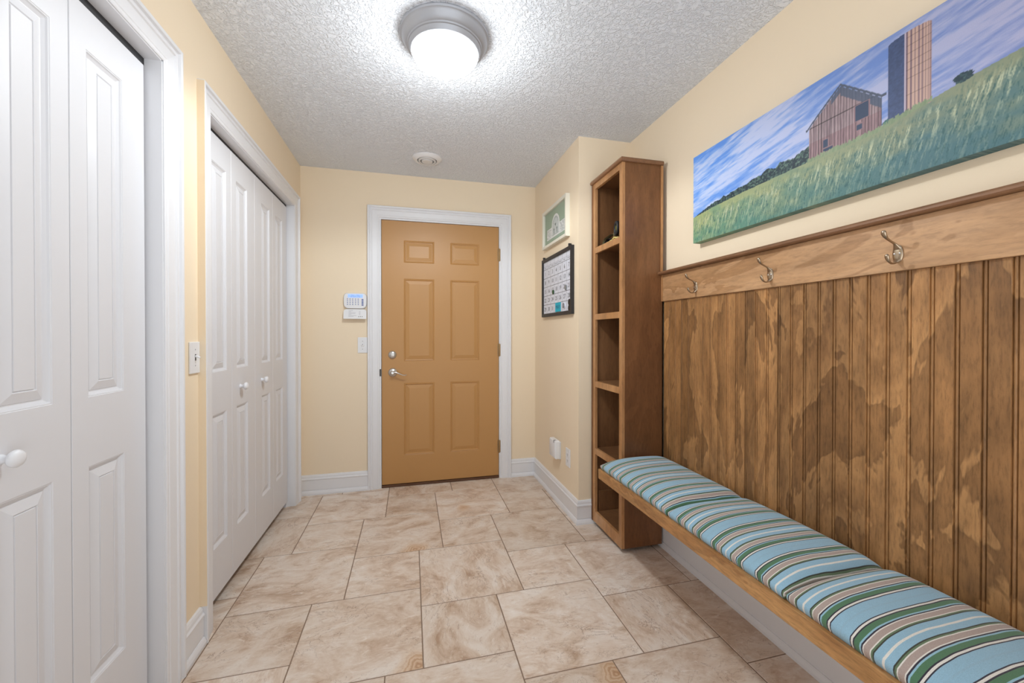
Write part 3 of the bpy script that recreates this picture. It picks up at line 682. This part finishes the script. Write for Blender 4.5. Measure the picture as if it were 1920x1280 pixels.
# ------------------------------------------------------------------ CANVAS WITH BARN
def paint_canvas():
    Y1, Y0_, Z0, Z1, D = 1.695, 0.475, 1.6411, 2.0586, 0.040
    XFc = XR - D
    nY, nZ = 620, 212
    rng = np.random.default_rng(3)
    def vnoise(a, b, seed):
        r = np.random.default_rng(seed).random((256, 256))
        ai = np.floor(a).astype(int); bi = np.floor(b).astype(int); fa = a-ai; fb = b-bi
        fa = fa*fa*(3-2*fa); fb = fb*fb*(3-2*fb)
        q = lambda i, j: r[i % 256, j % 256]
        return (q(ai, bi)*(1-fa)*(1-fb) + q(ai+1, bi)*fa*(1-fb) + q(ai, bi+1)*(1-fa)*fb + q(ai+1, bi+1)*fa*fb)
    def fbm(a, b, seed, o=4):
        s = 0; w = 0.5; t = 0
        for k in range(o): s = s + w*vnoise(a*2**k, b*2**k, seed+k); t += w; w *= 0.55
        return s/t
    ys = np.linspace(Y1, Y0_, nY+1); zs = np.linspace(Z0, Z1, nZ+1)
    Y, Z = np.meshgrid(ys, zs, indexing='ij')
    s = (Y1 - Y)                    # 0 at the left edge, grows to the right
    z = Z
    def mixc(a, b, t): t = np.clip(t, 0, 1)[..., None]; return a*(1-t) + b*t
    col3 = lambda *c: np.array(c, float)
    # sky: blue with wind-drawn cloud streaks that climb to the right
    u = s*1.0 + 0.0; vv = (z - 1.79) - 0.16*s
    st = fbm(u*5.0+5, vv*30+9, 11, 5); st2 = fbm(u*16+1, vv*110+3, 31, 4)
    cl = np.clip((0.65*st + 0.35*st2 - 0.36)/0.22, 0, 1)
    t = np.clip(s/1.1, 0, 1)
    sky = mixc(col3(92, 148, 232)*np.ones(Y.shape+(1,)), col3(116, 134, 188)*np.ones(Y.shape+(1,)), t)
    cloud = mixc(col3(206, 214, 240)*np.ones(Y.shape+(1,)), col3(178, 176, 204)*np.ones(Y.shape+(1,)), t)
    img = mixc(sky, cloud, cl*0.85)
    # ground line
    def interp(pts): return np.interp(s, [p[0] for p in pts], [p[1] for p in pts])
    gl = interp([(0, 1.765), (0.12, 1.779), (0.3, 1.789), (0.59, 1.797), (0.8, 1.80), (0.93, 1.822), (1.01, 1.836), (1.1, 1.848), (1.22, 1.868)])
    ground = z < gl
    # tree belt behind the barn, scalloped
    tb = interp([(0.0, 0.0), (0.05, 0.006), (0.12, 0.018), (0.3, 0.026), (0.42, 0.040), (0.6, 0.046), (0.62, 0.0), (1.3, 0.0)])
    sc = fbm(s*46, s*0+2, 77, 3)
    tb = tb*(0.75 + 0.62*sc)
    trees = (z >= gl-0.001) & (z < gl + tb)
    tn = fbm(s*170, z*170, 55, 3)
    tcol = mixc(col3(34, 50, 60)*np.ones(Y.shape+(1,)), col3(96, 122, 108)*np.ones(Y.shape+(1,)), (tn-0.42)*3.2)
    img = np.where(trees[..., None], tcol, img)
    # grass
    dpt = (gl - z)
    sl = (z + 0.0*s)
    lean = s + 0.25*dpt
    blade = fbm(lean*210, z*34, 91, 3); blade2 = fbm(lean*420+7, z*70, 92, 2); clump = fbm(s*13, z*22, 93, 4)
    gA = mixc(col3(164, 174, 122)*np.ones(Y.shape+(1,)), col3(134, 142, 118)*np.ones(Y.shape+(1,)), s/0.9)
    gB = mixc(col3(100, 148, 120)*np.ones(Y.shape+(1,)), col3(78, 114, 120)*np.ones(Y.shape+(1,)), s/0.9)
    gr = mixc(gA, gB, dpt/0.15 + (clump-0.5)*1.7 - 0.08)
    gr = mixc(gr, col3(206, 206, 172)*np.ones(Y.shape+(1,)), np.clip((blade-0.52)*3.6, 0, 0.75)*np.clip((dpt-0.012)/0.03, 0, 1)*np.clip(1.25-dpt/0.16, 0.3, 1))
    gr = mixc(gr, col3(44, 84, 88)*np.ones(Y.shape+(1,)), np.clip((0.44-blade2)*3.0, 0, 0.6)*np.clip(dpt/0.04, 0, 1))
    img = np.where(ground[..., None], gr, img)
    # bare-crown tree to the right of the silo, leaning bushes
    def blob(yc, zc, ry, rz, c1, c2, sd):
        nonlocal img
        n = fbm(s*150, z*150, sd, 3)
        m = ((Y-yc)/ry)**2 + ((z-zc)/rz)**2 < 0.75 + 1.0*(n-0.5)
        img = np.where(m[..., None], mixc(col3(*c1)*np.ones(Y.shape+(1,)), col3(*c2)*np.ones(Y.shape+(1,)), (n-0.4)*3), img)
    blob(0.703, 1.842, 0.024, 0.014, (34, 54, 66), (70, 96, 96), 7)
    blob(0.865, 1.812, 0.022, 0.012, (44, 84, 92), (90, 130, 110), 8)
    # silo: shaded left third, lit staves to the right, round top
    ya, yb = 0.868, 0.767
    w = (ya - Y)/(ya-yb)
    ztop = 2.030 + 0.010*np.sqrt(np.clip(1-(2*w-1)**2, 0, 1))
    silo = (w > 0) & (w < 1) & (z < ztop) & (z > 1.815)
    ang = np.arccos(np.clip(1-2*w, -1, 1))/math.pi
    lit = col3(196, 164, 150)*np.ones(Y.shape+(1,)); shade = col3(66, 80, 116)*np.ones(Y.shape+(1,))
    lt = np.clip((w-0.40)/0.02, 0, 1)
    sc_ = mixc(shade*(0.88+0.24*fbm(s*200, z*200, 12, 2))[..., None], lit, lt)
    stave = (np.abs(((ang*17) % 1)-0.5) > 0.30) & (w > 0.38)
    sc_ = np.where(stave[..., None], mixc(sc_, col3(92, 72, 92)*np.ones(Y.shape+(1,)), np.clip(1.15-w*0.75, 0.35, 0.85)), sc_)
    hoop = (np.abs(((z*44) % 1)-0.5) > 0.465) & (w > 0.42); sc_ = np.where(hoop[..., None], sc_*0.78, sc_)
    sc_ = np.where(((w > 0.40) & (w < 0.425))[..., None], col3(190, 176, 190), sc_)
    img = np.where(silo[..., None], sc_, img)
    # barn front: gable with plank siding
    yl, yr, ap = 1.112, 0.884, 1.001
    zl, zr, za = 1.905, 1.897, 2.000
    roofline = np.where(Y > ap, zl + (za-zl)*np.clip((yl-Y)/(yl-ap), 0, 1)**0.92, za + (zr-za)*np.clip((ap-Y)/(ap-yr), 0, 1))
    front = (Y < yl-0.006) & (Y > yr) & (z < roofline-0.004) & (z > gl-0.003)
    pk = vnoise(s*190, s*0+3.3, 21); pn = fbm(s*260, z*30, 22, 3)
    bc = mixc(col3(118, 98, 106)*np.ones(Y.shape+(1,)), col3(186, 164, 166)*np.ones(Y.shape+(1,)), 0.5*pk+0.8*pn-0.2)
    gap = np.abs(((s*112 + 0.3*pk) % 1)-0.5) > 0.38
    bc = np.where(gap[..., None], bc*0.58, bc)
    lowr = (z < 1.856)[..., None]*np.ones(Y.shape+(1,)); bc = np.where(lowr > 0, bc*col3(0.95, 0.89, 0.90), bc)
    seam = np.abs(z-1.908) < 0.0015; bc = np.where(seam[..., None], bc*0.6, bc)
    eave = (roofline - z < 0.024 + 0.01*(Y < ap)) & (Y < ap+0.03); bc = np.where(eave[..., None], mixc(bc, col3(70, 84, 108)*np.ones(Y.shape+(1,)), np.ones(Y.shape)*0.8), bc)
    img = np.where(front[..., None], bc, img)
    roof = (Y < yl+0.006) & (Y > yr-0.012) & (np.abs(z - (roofline+0.001)) < 0.004)
    img = np.where(roof[..., None], col3(78, 86, 104), img)
    rl_ = za + (zr-za)*(ap-Y)/(ap-yr); top = (Y < ap+0.002) & (Y > yr-0.012) & (z > rl_+0.0045) & (z < rl_+0.0075); 
    for a0, a1, b0, b1 in ((0.957, 0.918, 1.858, 1.905), (0.952, 0.937, 1.829, 1.845), (1.056, 1.040, 1.822, 1.846), (1.056, 1.025, 1.808, 1.818)):
        m = (Y < a0) & (Y > a1) & (z > b0) & (z < b1); img = np.where(m[..., None], col3(52, 66, 92), img)
        e = (Y < a0+0.003) & (Y > a1-0.003) & (z > b0-0.002) & (z < b1+0.003) & ~m; img = np.where(e[..., None] & front[..., None], col3(140, 112, 118), img)
    # grass tufts in front of the foot of the barn and silo
    foot = (z < gl + 0.004 + 0.010*vnoise(s*300, s*0+9, 5)) & (z > gl-0.004) & (Y < 1.112) & (Y > 0.765)
    img = np.where(foot[..., None], mixc(col3(112, 132, 104)*np.ones(Y.shape+(1,)), col3(150, 160, 128)*np.ones(Y.shape+(1,)), blade), img)
    img = np.clip(img, 0, 255)/255
    linimg = np.where(img <= 0.04045, img/12.92, ((img+0.055)/1.055)**2.4)
    n0 = (nY+1)*(nZ+1)
    co = np.stack([np.full(Y.shape, XFc), Y, Z], -1).reshape(-1, 3)
    ii, jj = np.meshgrid(np.arange(nY), np.arange(nZ), indexing='ij'); a = (ii*(nZ+1)+jj).ravel()
    fq = np.stack([a, a+1, a+nZ+2, a+nZ+1], -1)
    cen = np.array([XR, (Y1+Y0_)/2, Z0])
    root = thing('canvas_print', 'wide canvas photo print of a weathered barn and silo in tall grass', 'picture', tuple(cen))
    me = bpy.data.meshes.new('print_face'); me.from_pydata((co-cen).tolist(), [], fq.tolist())
    at = me.color_attributes.new('paint', 'FLOAT_COLOR', 'POINT'); rgba = np.ones((n0, 4), np.float32); rgba[:, :3] = linimg.reshape(-1, 3); at.data.foreach_set('color', rgba.ravel())
    m = NT('barn_print', 0.55, 0, 0.35); ca = m.add('ShaderNodeVertexColor', layer_name='paint')
    wv = m.noise(m.coord(), 900, 1); m.color(m.mix(1.0, ca.outputs[0], m.ramp(wv, [(0.3, g(0.92)), (0.7, g(1.06))]), 'MULTIPLY')); m.bump(wv, 0.1, 0.0006)
    me.materials.append(m.m); o = bpy.data.objects.new('print_face', me); C.objects.link(o); o.parent = root
    # wrapped edges: the picture carries on round the stretcher (last row stretched back)
    verts = []; cols = []; faces = []
    def strip(P, Q, cc):
        b = len(verts)
        for p, q, c in zip(P, Q, cc): verts.append(tuple(p)); verts.append(tuple(q)); cols.append(c); cols.append(c)
        for k in range(len(P)-1): faces.append((b+2*k, b+2*k+1, b+2*k+3, b+2*k+2))
    L4 = lambda c: (*c, 1.0)
    grid = co.reshape(nY+1, nZ+1, 3) - cen; lc = linimg
    back = lambda P: [(p[0]+D-0.0005, p[1], p[2]) for p in P]
    for sl_, f_ in (((slice(None), 0), 0.85), ((slice(None), nZ), 1), ((0, slice(None)), 1), ((nY, slice(None)), 1)):
        P = grid[sl_]; strip(P, back(P), [L4(c) for c in lc[sl_]])
    me = bpy.data.meshes.new('wrapped_edge'); me.from_pydata(verts, [], faces)
    at = me.color_attributes.new('paint', 'FLOAT_COLOR', 'POINT'); at.data.foreach_set('color', np.array(cols, np.float32).ravel()); me.materials.append(m.m)
    o = bpy.data.objects.new('wrapped_edge', me); C.objects.link(o); o.parent = root
paint_canvas()

# ------------------------------------------------------------------ SWITCHES, KEYPAD, OUTLET, FRESHENER
def plate_far(x0, x1, z0, z1):
    t = thing('light_switch', 'white switch plate on the end wall below the alarm keypad', 'light switch', ((x0+x1)/2, YF, z0))
    bm = new_bm(); box(bm, (x0, YF-0.006, z0), (x1, YF-0.0003, z1), 0.002); obj('plate', bm, M['plast'], t)
    c = (x0+x1)/2; zc = (z0+z1)/2
    bm = new_bm(); lathe(bm, [(0.013, 0), (0.012, 0.004), (0.007, 0.006), (0, 0.006)], (c, YF-0.006, zc), (0, -1, 0), 24); obj('collar', bm, M['plast'], t, 40)
    bm = new_bm(); sweep(bm, [(c, YF-0.011, zc+0.004), (c+0.002, YF-0.020, zc+0.007)], [0.0035, 0.003], 10, (1, 0, 0)); obj('toggle', bm, M['plast_grey'], t, 40)
    bm = new_bm()
    for dz in (-0.030, 0.030): lathe(bm, [(0.0028, 0), (0, 0.001)], (c, YF-0.006, zc+dz), (0, -1, 0), 10); obj('screw', bm, M['plast_grey'], t); bm = new_bm()
    bm.free()
plate_far(-0.3945, -0.3245, 1.052, 1.172)
t = thing('light_switch', 'white toggle switch plate on the left wall between the two closets', 'light switch', (XL, 1.745, 1.05))
bm = new_bm(); y0_, y1_ = 1.716, 1.784; box(bm, (XL+0.0003, y0_, 1.050), (XL+0.007, y1_, 1.168), 0.0025); obj('plate', bm, M['plast'], t)
bm = new_bm(); box(bm, (XL+0.0065, 1.7475, 1.098), (XL+0.0078, 1.7545, 1.122)); obj('toggle_slot', bm, M['slot'], t)
bm = new_bm(); sweep(bm, [(XL+0.006, 1.751, 1.114), (XL+0.014, 1.751, 1.113), (XL+0.022, 1.751, 1.108)], [(0.0034, 0.005), (0.0032, 0.004), (0.003, 0.003)], 10, (0, 1, 0)); obj('toggle', bm, M['plast'], t, 40)
bm = new_bm()
for zz in (1.079, 1.139): lathe(bm, [(0.003, 0), (0, 0.001)], (XL+0.007, 1.751, zz), (1, 0, 0), 10); obj('screw', bm, M['plast_grey'], t); bm = new_bm()
bm.free()

# alarm keypad with its flap hanging open
t = thing('alarm_keypad', 'white alarm keypad with blue display and open flap left of the tan door', 'alarm keypad', (-0.41, YF, 1.30))
def rounded(x0, x1, z0, z1, rt, rb, n=6):
    P = []
    for cx_, cz_, r, a0 in ((x1-rb, z0+rb, rb, -90), (x1-rt, z1-rt, rt, 0), (x0+rt, z1-rt, rt, 90), (x0+rb, z0+rb, rb, 180)):
        for k in range(n+1): a = math.radians(a0 + 90*k/n); P.append((cx_+r*math.cos(a), cz_+r*math.sin(a)))
    return P
def slab_y(bm, P, yb, yf, chamf=0.004):
    cx_ = sum(p[0] for p in P)/len(P); cz_ = sum(p[1] for p in P)/len(P)
    rows = [[(x, yb, z) for x, z in P], [(x, yf+chamf, z) for x, z in P], [(cx_+(x-cx_)*0.965, yf, cz_+(z-cz_)*0.955) for x, z in P]]
    R = [[bm.verts.new(p) for p in r] for r in rows]; n = len(P)
    for a, b in zip(R, R[1:]):
        for k in range(n): bm.faces.new([a[k], a[(k+1) % n], b[(k+1) % n], b[k]])
    bm.faces.new(R[-1]); bm.faces.new(list(reversed(R[0])))
KX0, KX1 = -0.492, -0.3275
bm = new_bm(); slab_y(bm, rounded(KX0, KX1, 1.390, 1.508, 0.030, 0.034), YF-0.0003, YF-0.026, 0.006); obj('body', bm, M['plast'], t, 40)
lc = NT('lcd_blue', 0.3); lc.color(lin((150, 176, 240))); lc.b.inputs['Emission Color'].default_value = lin((120, 160, 255)); lc.b.inputs['Emission Strength'].default_value = 0.35
bm = new_bm(); box(bm, (-0.461, YF-0.0275, 1.473), (-0.355, YF-0.0258, 1.497)); d = obj('display', bm, lc.m, t, label='blue lit display')
kt = lambda a, z: (a, YF-0.0279, z)
bm = new_bm(); text_bm(bm, [('Date      Time', -0.408, 1.4905, 0.0105), ('JUN 28 20   4:08p', -0.408, 1.4795, 0.0095)], kt); obj('lettering', bm, M['ink'], d)
bm = new_bm()
for r in range(4):
    for c_ in range(5):
        x = -0.464 + c_*0.0185 + (0.002 if c_ > 2 else 0); z = 1.461 - r*0.0135
        box(bm, (x-0.0032, YF-0.0278, z-0.0028), (x+0.0032, YF-0.0258, z+0.0028), 0.0006)
obj('number_keys', bm, M['ink'], t, label='blue-grey keys')
bm = new_bm()
for r in range(5): z = 1.459 - r*0.0108; box(bm, (-0.364, YF-0.0278, z-0.0036), (-0.350, YF-0.0258, z+0.0036), 0.0006)
obj('function_keys', bm, M['ink'], t)
# flap: hinged at the bottom of the body, leaning out
bm = new_bm(); P = rounded(KX0+0.001, KX1-0.001, 0.0, 0.078, 0.022, 0.004)
def fl(x, h, d): return (x, YF-0.016-0.30*(0.078-h)-d, 1.386-0.955*(0.078-h))
R = [[bm.verts.new(fl(x, h, dd)) for x, h in P] for dd in (0, 0.004)]; n = len(P)
for k in range(n): bm.faces.new([R[0][k], R[0][(k+1) % n], R[1][(k+1) % n], R[1][k]])
bm.faces.new(R[1]); bm.faces.new(list(reversed(R[0]))); f = obj('flap', bm, M['plast'], t)
bm = new_bm()
for k, wdt in enumerate((0.030, 0.018, 0.050, 0.048, 0.020, 0.056, 0.036)):
    h = 0.064-k*0.0078; q = [bm.verts.new(fl(x, hh, 0.0044)) for x, hh in ((-0.456, h), (-0.456+wdt, h), (-0.456+wdt, h+0.0016), (-0.456, h+0.0016))]; bm.faces.new(q)
for k in range(4):
    h = 0.058-k*0.008; q = [bm.verts.new(fl(x, hh, 0.0044)) for x, hh in ((-0.382, h), (-0.372, h), (-0.372, h+0.0016), (-0.382, h+0.0016))]; bm.faces.new(q)
obj('printed_list', bm, M['greyink'], f)
bm = new_bm()
for k in range(3): 
    x = -0.385+k*0.012; q = [bm.verts.new(fl(xx, hh, 0.0046)) for xx, hh in ((x, 0.014), (x+0.004, 0.014), (x+0.004, 0.021), (x, 0.021))]; bm.faces.new(q)
obj('printed_marks', bm, M['slot'], f)

# outlet and plug-in on the jog
t = thing('wall_outlet', 'white double outlet plate near the corner of the boxed-out wall', 'outlet', (XJ, 2.517, 0.307))
bm = new_bm(); box(bm, (XJ-0.006, 2.480, 0.307), (XJ-0.0003, 2.553, 0.428), 0.0025); obj('plate', bm, M['plast'], t)
for zz in (0.348, 0.388):
    bm = new_bm(); box(bm, (XJ-0.0075, 2.500, zz-0.014), (XJ-0.0055, 2.533, zz+0.014), 0.001); rc = obj('receptacle', bm, M['plast'], t)
    bm = new_bm()
    for yy in (2.510, 2.523): box(bm, (XJ-0.0079, yy-0.001, zz-0.004), (XJ-0.0073, yy+0.001, zz+0.006))
    lathe(bm, [(0.0024, 0), (0.0024, 0.0005)], (XJ-0.0074, 2.5165, zz-0.009), (-1, 0, 0), 10); obj('socket_hole', bm, M['slot'], rc)
t = thing('plug_in_box', 'chunky white plug-in box low on the boxed-out wall, left of the outlet', 'plug-in device', (XJ, 2.73, 0.30))
bm = new_bm()
P = rounded(2.648, 2.775, 0.318, 0.446, 0.012, 0.004)
rows = [[(XJ-0.014, y, z) for y, z in P], [(XJ-0.040, y, z) for y, z in P], [(XJ-0.046, 2.7115+(y-2.7115)*0.9, 0.382+(z-0.382)*0.92) for y, z in P]]
R = [[bm.verts.new(p) for p in r] for r in rows]; n = len(P)
for a, b in zip(R, R[1:]):
    for k in range(n): bm.faces.new([a[k], a[(k+1) % n], b[(k+1) % n], b[k]])
bm.faces.new(R[-1]); bm.faces.new(list(reversed(R[0]))); obj('body', bm, M['plast'], t, 40)
bm = new_bm(); box(bm, (XJ-0.0135, 2.655, 0.314), (XJ-0.0003, 2.755, 0.436), 0.002); obj('back_plate', bm, M['plast'], t)
bm = new_bm(); box(bm, (XJ-0.047, 2.668, 0.428), (XJ-0.030, 2.684, 0.4475), 0.001); obj('button', bm, M['plast_grey'], t)

# ------------------------------------------------------------------ FRAMED SIGN PRINT
M['sage'] = plain('sage_mat_board', (132, 160, 128), 0.7); M['cream'] = plain('cream_frame', (232, 228, 214), 0.45); M['lines'] = plain('dark_green_print', (52, 84, 72), 0.6); M['white'] = plain('white_paper', (232, 234, 232), 0.7)
M['palegrey'] = plain('pale_grey_print', (196, 204, 202), 0.7)
gl_ = NT('picture_glass', 0.03); gl_.b.inputs['Alpha'].default_value = 0.10; gl_.b.inputs['Base Color'].default_value = (1, 1, 1, 1); M['glass'] = gl_.m
FY0, FY1, FZ0, FZ1 = 2.495, 2.985, 1.8485, 2.132
t = thing('framed_print', 'cream framed green print with arched white sign hung above the calendar', 'picture', (XJ, (FY0+FY1)/2, FZ0))
def frame4(bm, y0, y1, z0, z1, w, xb, xf, lip=0.004):
    prof = [(0, xb), (0, xf), (w*0.75, xf), (w, xf+lip), (w, xb)]
    rows = []
    for d, x in prof: rows.append([bm.verts.new(p) for p in [(x, y0+d, z0+d), (x, y1-d, z0+d), (x, y1-d, z1-d), (x, y0+d, z1-d)]])
    for a, b in zip(rows, rows[1:]+rows[:1]):
        for k in range(4): bm.faces.new([a[k], a[(k+1) % 4], b[(k+1) % 4], b[k]])
bm = new_bm(); frame4(bm, FY0, FY1, FZ0, FZ1, 0.022, XJ-0.0005, XJ-0.030); obj('frame', bm, M['cream'], t)
bm = new_bm(); box(bm, (XJ-0.012, FY0+0.020, FZ0+0.020), (XJ-0.004, FY1-0.020, FZ1-0.020)); a_ = obj('mat_board', bm, M['sage'], t)
def poly(bm, pts, x): bm.faces.new([bm.verts.new((x, y, z)) for y, z in pts])
def arch(yc, z0, zr, hw, r, n=20): return [(yc-hw, z0), (yc+hw, z0)] + [(yc+r*math.cos(a), zr+r*math.sin(a)*1.0) for a in [math.pi*k/n for k in range(n+1)]]
yc = 2.735
bm = new_bm(); poly(bm, [(yc-0.185, 1.905), (yc+0.185, 1.905), (yc+0.185, 1.985), (yc-0.185, 1.985)], XJ-0.0124); poly(bm, arch(yc, 1.906, 1.985, 0.08, 0.08), XJ-0.0126)
obj('sign_shape', bm, M['white'], a_, label='white arched sign shape')
bm = new_bm()
poly(bm, arch(yc, 1.920, 1.985, 0.066, 0.066), XJ-0.0129); obj('sign_arch', bm, M['palegrey'], a_)
rr = random.Random(4)
for s_ in (-1, 1):
    bm = new_bm()
    for i in range(11):
        for j in range(8):
            if rr.random() < 0.62:
                y = yc + s_*(0.088+i*0.0088) ; z = 1.9125+j*0.0088; k = rr.choice([(0.0075, 0.003), (0.003, 0.0075), (0.005, 0.005)])
                y_a, y_b = sorted((y, y+s_*k[0])); poly(bm, [(y_a, z), (y_b, z), (y_b, z+k[1]), (y_a, z+k[1])], XJ-0.0131)
    obj('knotwork', bm, M['lines'], a_, label='dark green knotwork block')
bm = new_bm()
for k in range(9):      # band of small marks following the arch
    a = math.pi*(0.14+0.09*k); y = yc+0.056*math.cos(a); z = 1.985+0.056*math.sin(a); poly(bm, [(y-0.003, z-0.004), (y+0.003, z-0.004), (y+0.003, z+0.004), (y-0.003, z+0.004)], XJ-0.0133)
poly(bm, [(yc, 1.975), (yc+0.014, 1.993), (yc+0.007, 2.0), (yc, 1.994), (yc-0.007, 2.0), (yc-0.014, 1.993)], XJ-0.0133)
for s_ in (-1, 1):
    y = yc+s_*0.030
    poly(bm, [(y-0.007, 1.928), (y+0.007, 1.928), (y+0.005, 1.953), (y-0.005, 1.953)], XJ-0.0133); poly(bm, [(y-0.012, 1.953), (y+0.012, 1.953), (y+0.006, 1.966), (y-0.006, 1.966)], XJ-0.0134)
poly(bm, [(yc-0.066, 1.918), (yc+0.066, 1.918), (yc+0.066, 1.921), (yc-0.066, 1.921)], XJ-0.0135)
obj('sign_marks', bm, M['lines'], a_)
bm = new_bm(); box(bm, (XJ-0.0215, FY0+0.0205, FZ0+0.0205), (XJ-0.0200, FY1-0.0205, FZ1-0.0205)); obj('glass', bm, M['glass'], t)

# ------------------------------------------------------------------ CALENDAR
M['blackframe'] = plain('black_frame', (38, 36, 38), 0.5); M['board'] = plain('whiteboard', (222, 226, 238), 0.35); M['grid'] = plain('black_grid_ink', (44, 44, 54), 0.6)
M['cyan'] = plain('cyan_note', (30, 176, 200), 0.7); M['navy'] = plain('navy_ink', (20, 60, 110), 0.6); M['greenmag'] = plain('green_magnet', (46, 84, 52), 0.5); M['greymag'] = plain('grey_magnet', (126, 130, 132), 0.4); M['blk'] = plain('black_magnet', (28, 28, 30), 0.5)
KY0, KY1, KZ0, KZ1 = 2.420, 3.022, 1.3285, 1.774
t = thing('wall_calendar', 'black framed monthly calendar board with numbered squares hung below the framed print', 'calendar', (XJ, (KY0+KY1)/2, KZ0))
bm = new_bm(); frame4(bm, KY0, KY1, KZ0, KZ1, 0.024, XJ-0.0005, XJ-0.022, 0.002); obj('frame', bm, M['blackframe'], t)
bm = new_bm(); box(bm, (XJ-0.012, KY0+0.0225, KZ0+0.0225), (XJ-0.003, KY1-0.0225, KZ1-0.0225)); bd = obj('board', bm, M['board'], t)
gy0, gy1 = KY0+0.024, KY1-0.024; gz0, gz1 = KZ0+0.024, KZ1-0.024
cw = (gy1-gy0)/7; rowz = [gz1-0.034, gz1-0.058]; rh = (rowz[1]-gz0)/5
XK = XJ-0.0124
ctk = lambda a, z: (XK-0.0002, -a, z)       # text runs left to right for a viewer looking towards +x
bm = new_bm()
def bar(y0, y1, z0, z1): poly(bm, [(y0, z0), (y1, z0), (y1, z1), (y0, z1)], XK)
for k in range(1, 7): y = gy1-k*cw; bar(y-0.0009, y+0.0009, gz0, gz1-0.0)
for k in range(5): z = gz0+k*rh; 
for k in range(1, 6): z = rowz[1]-(k-1)*rh; bar(gy0, gy1, z-0.0013, z+0.0013)
bar(gy0, gy1, rowz[0]-0.0005, rowz[0]+0.0005)
obj('grid_lines', bm, M['grid'], bd)
items = []
for n_ in range(1, 32):
    c_, r_ = (n_-1) % 7, (n_-1)//7
    items.append((str(n_), -(gy1-(c_+0.52)*cw), rowz[1]-(r_+0.52)*rh, 0.042))
bm = new_bm(); text_bm(bm, items, ctk)
text_bm(bm, [(d_, -(gy1-(k+0.5)*cw), (rowz[0]+rowz[1])/2, 0.0105) for k, d_ in enumerate(('SUNDAY', 'MONDAY', 'TUESDAY', 'WEDNESDAY', 'THURSDAY', 'FRIDAY', 'SATURDAY'))], ctk)
obj('numbers', bm, M['grid'], bd)
for yy in (KY0+0.045, KY1-0.035):
    bm = new_bm(); box(bm, (XJ-0.020, yy-0.012, KZ1-0.001), (XJ-0.012, yy+0.012, KZ1+0.012), 0.001); lathe(bm, [(0.006, 0), (0.006, 0.018)], (XJ-0.004, yy, KZ1+0.013), (-1, 0, 0), 16); obj('hanger', bm, M['blackframe'], t, 40)
def tagd(o, label, cat, group=None):
    o['label'] = label; o['category'] = cat
    if group: o['group'] = group
# note and magnets resting on the board
ny = gy1-4.0*cw; nz = gz0+rh*0.5
nt = thing('sticky_note', 'bright cyan square note on the bottom row of the calendar', 'note', (XK, ny, nz))
bm = new_bm(); box(bm, (XK-0.0018, ny-0.054, nz-0.031), (XK-0.0004, ny+0.054, nz+0.034)); obj('paper', bm, M['cyan'], nt)
bm = new_bm(); text_bm(bm, [('MAY', -ny, nz, 0.040)], lambda a, z: (XK-0.0021, -a, z)); obj('lettering', bm, M['navy'], nt)
def disc(name, col, row_, r, mat, label, ry=1.0, dz=0.0, dy=0.0):
    y = gy1-(col+0.5)*cw+dy; z = rowz[1]-(row_+0.5)*rh+dz
    bm = new_bm(); lathe(bm, [(r, 0.0004), (r, 0.004), (r*0.8, 0.006), (0, 0.0065)], (XK, y, z), (-1, 0, 0), 28)
    o = obj(name, bm, M[mat], None, 40); tagd(o, label, 'magnet'); return o, y, z
disc('magnet', 2, 2, 0.017, 'greenmag', 'dark green round magnet below the number 17 on the calendar', dz=-0.018, dy=-0.02)
disc('magnet', 5, 2, 0.018, 'greymag', 'grey round magnet below the number 20 on the calendar', dz=-0.012, dy=-0.03)
m_, y, z = disc('magnet', 5, 4, 0.021, 'board', 'pale round magnet with dark stripes right of the cyan note', dz=0.004)
bm = new_bm()
for k in range(4): zz = z-0.014+k*0.0085; hw = 0.018*math.sqrt(max(0.1, 1-((zz+0.002-z)/0.021)**2)); box(bm, (XK-0.0078, y-hw, zz), (XK-0.0055, y+hw, zz+0.004))
obj('stripes', bm, M['grid'], m_)
for dz_, lb in ((0.021, 'black round magnet in the bottom right calendar square, upper of two'), (-0.018, 'black round magnet in the bottom right calendar square, lower of two')):
    disc('magnet', 6, 4, 0.021, 'blk', lb, dz=dz_, dy=-0.016)

# ------------------------------------------------------------------ WORLD, CAMERA, VIEW
w = bpy.data.worlds.new('world'); scene.world = w; w.use_nodes = True
wt = w.node_tree; tcw = wt.nodes.new('ShaderNodeTexCoord'); sxw = wt.nodes.new('ShaderNodeSeparateXYZ'); rw = wt.nodes.new('ShaderNodeValToRGB')
mrw = wt.nodes.new('ShaderNodeMapRange'); mrw.inputs[1].default_value = -1; mrw.inputs[2].default_value = 1
wt.links.new(tcw.outputs['Generated'], sxw.inputs[0]); wt.links.new(sxw.outputs[2], mrw.inputs[0]); wt.links.new(mrw.outputs[0], rw.inputs[0]); wt.links.new(rw.outputs[0], wt.nodes['Background'].inputs[0])
# added world fill through the open end, stronger from below to brighten the ceiling
e_ = rw.color_ramp.elements; e_[0].position = 0.42; e_[0].color = (0.96, 1.0, 1.03, 1); e_[1].position = 0.62; e_[1].color = (0.35, 0.365, 0.38, 1)
wt.nodes['Background'].inputs[1].default_value = 0.92
cam = bpy.data.cameras.new('camera'); co = bpy.data.objects.new('camera', cam); C.objects.link(co)
F, YAW, PITCH = 752.33, 0.2466, -0.0067
cam.sensor_width = 36; cam.lens = F*36/1920; cam.shift_y = -9.17/1920; cam.clip_start = 0.02
co.location = (0, 0, 1.1979); co.rotation_euler = (math.pi/2 + PITCH, 0, -YAW)
scene.camera = co
vs = scene.view_settings; vs.view_transform = 'Standard'; vs.look = 'None'; vs.gamma = 1; vs.use_curve_mapping = False; vs.exposure = 1.18
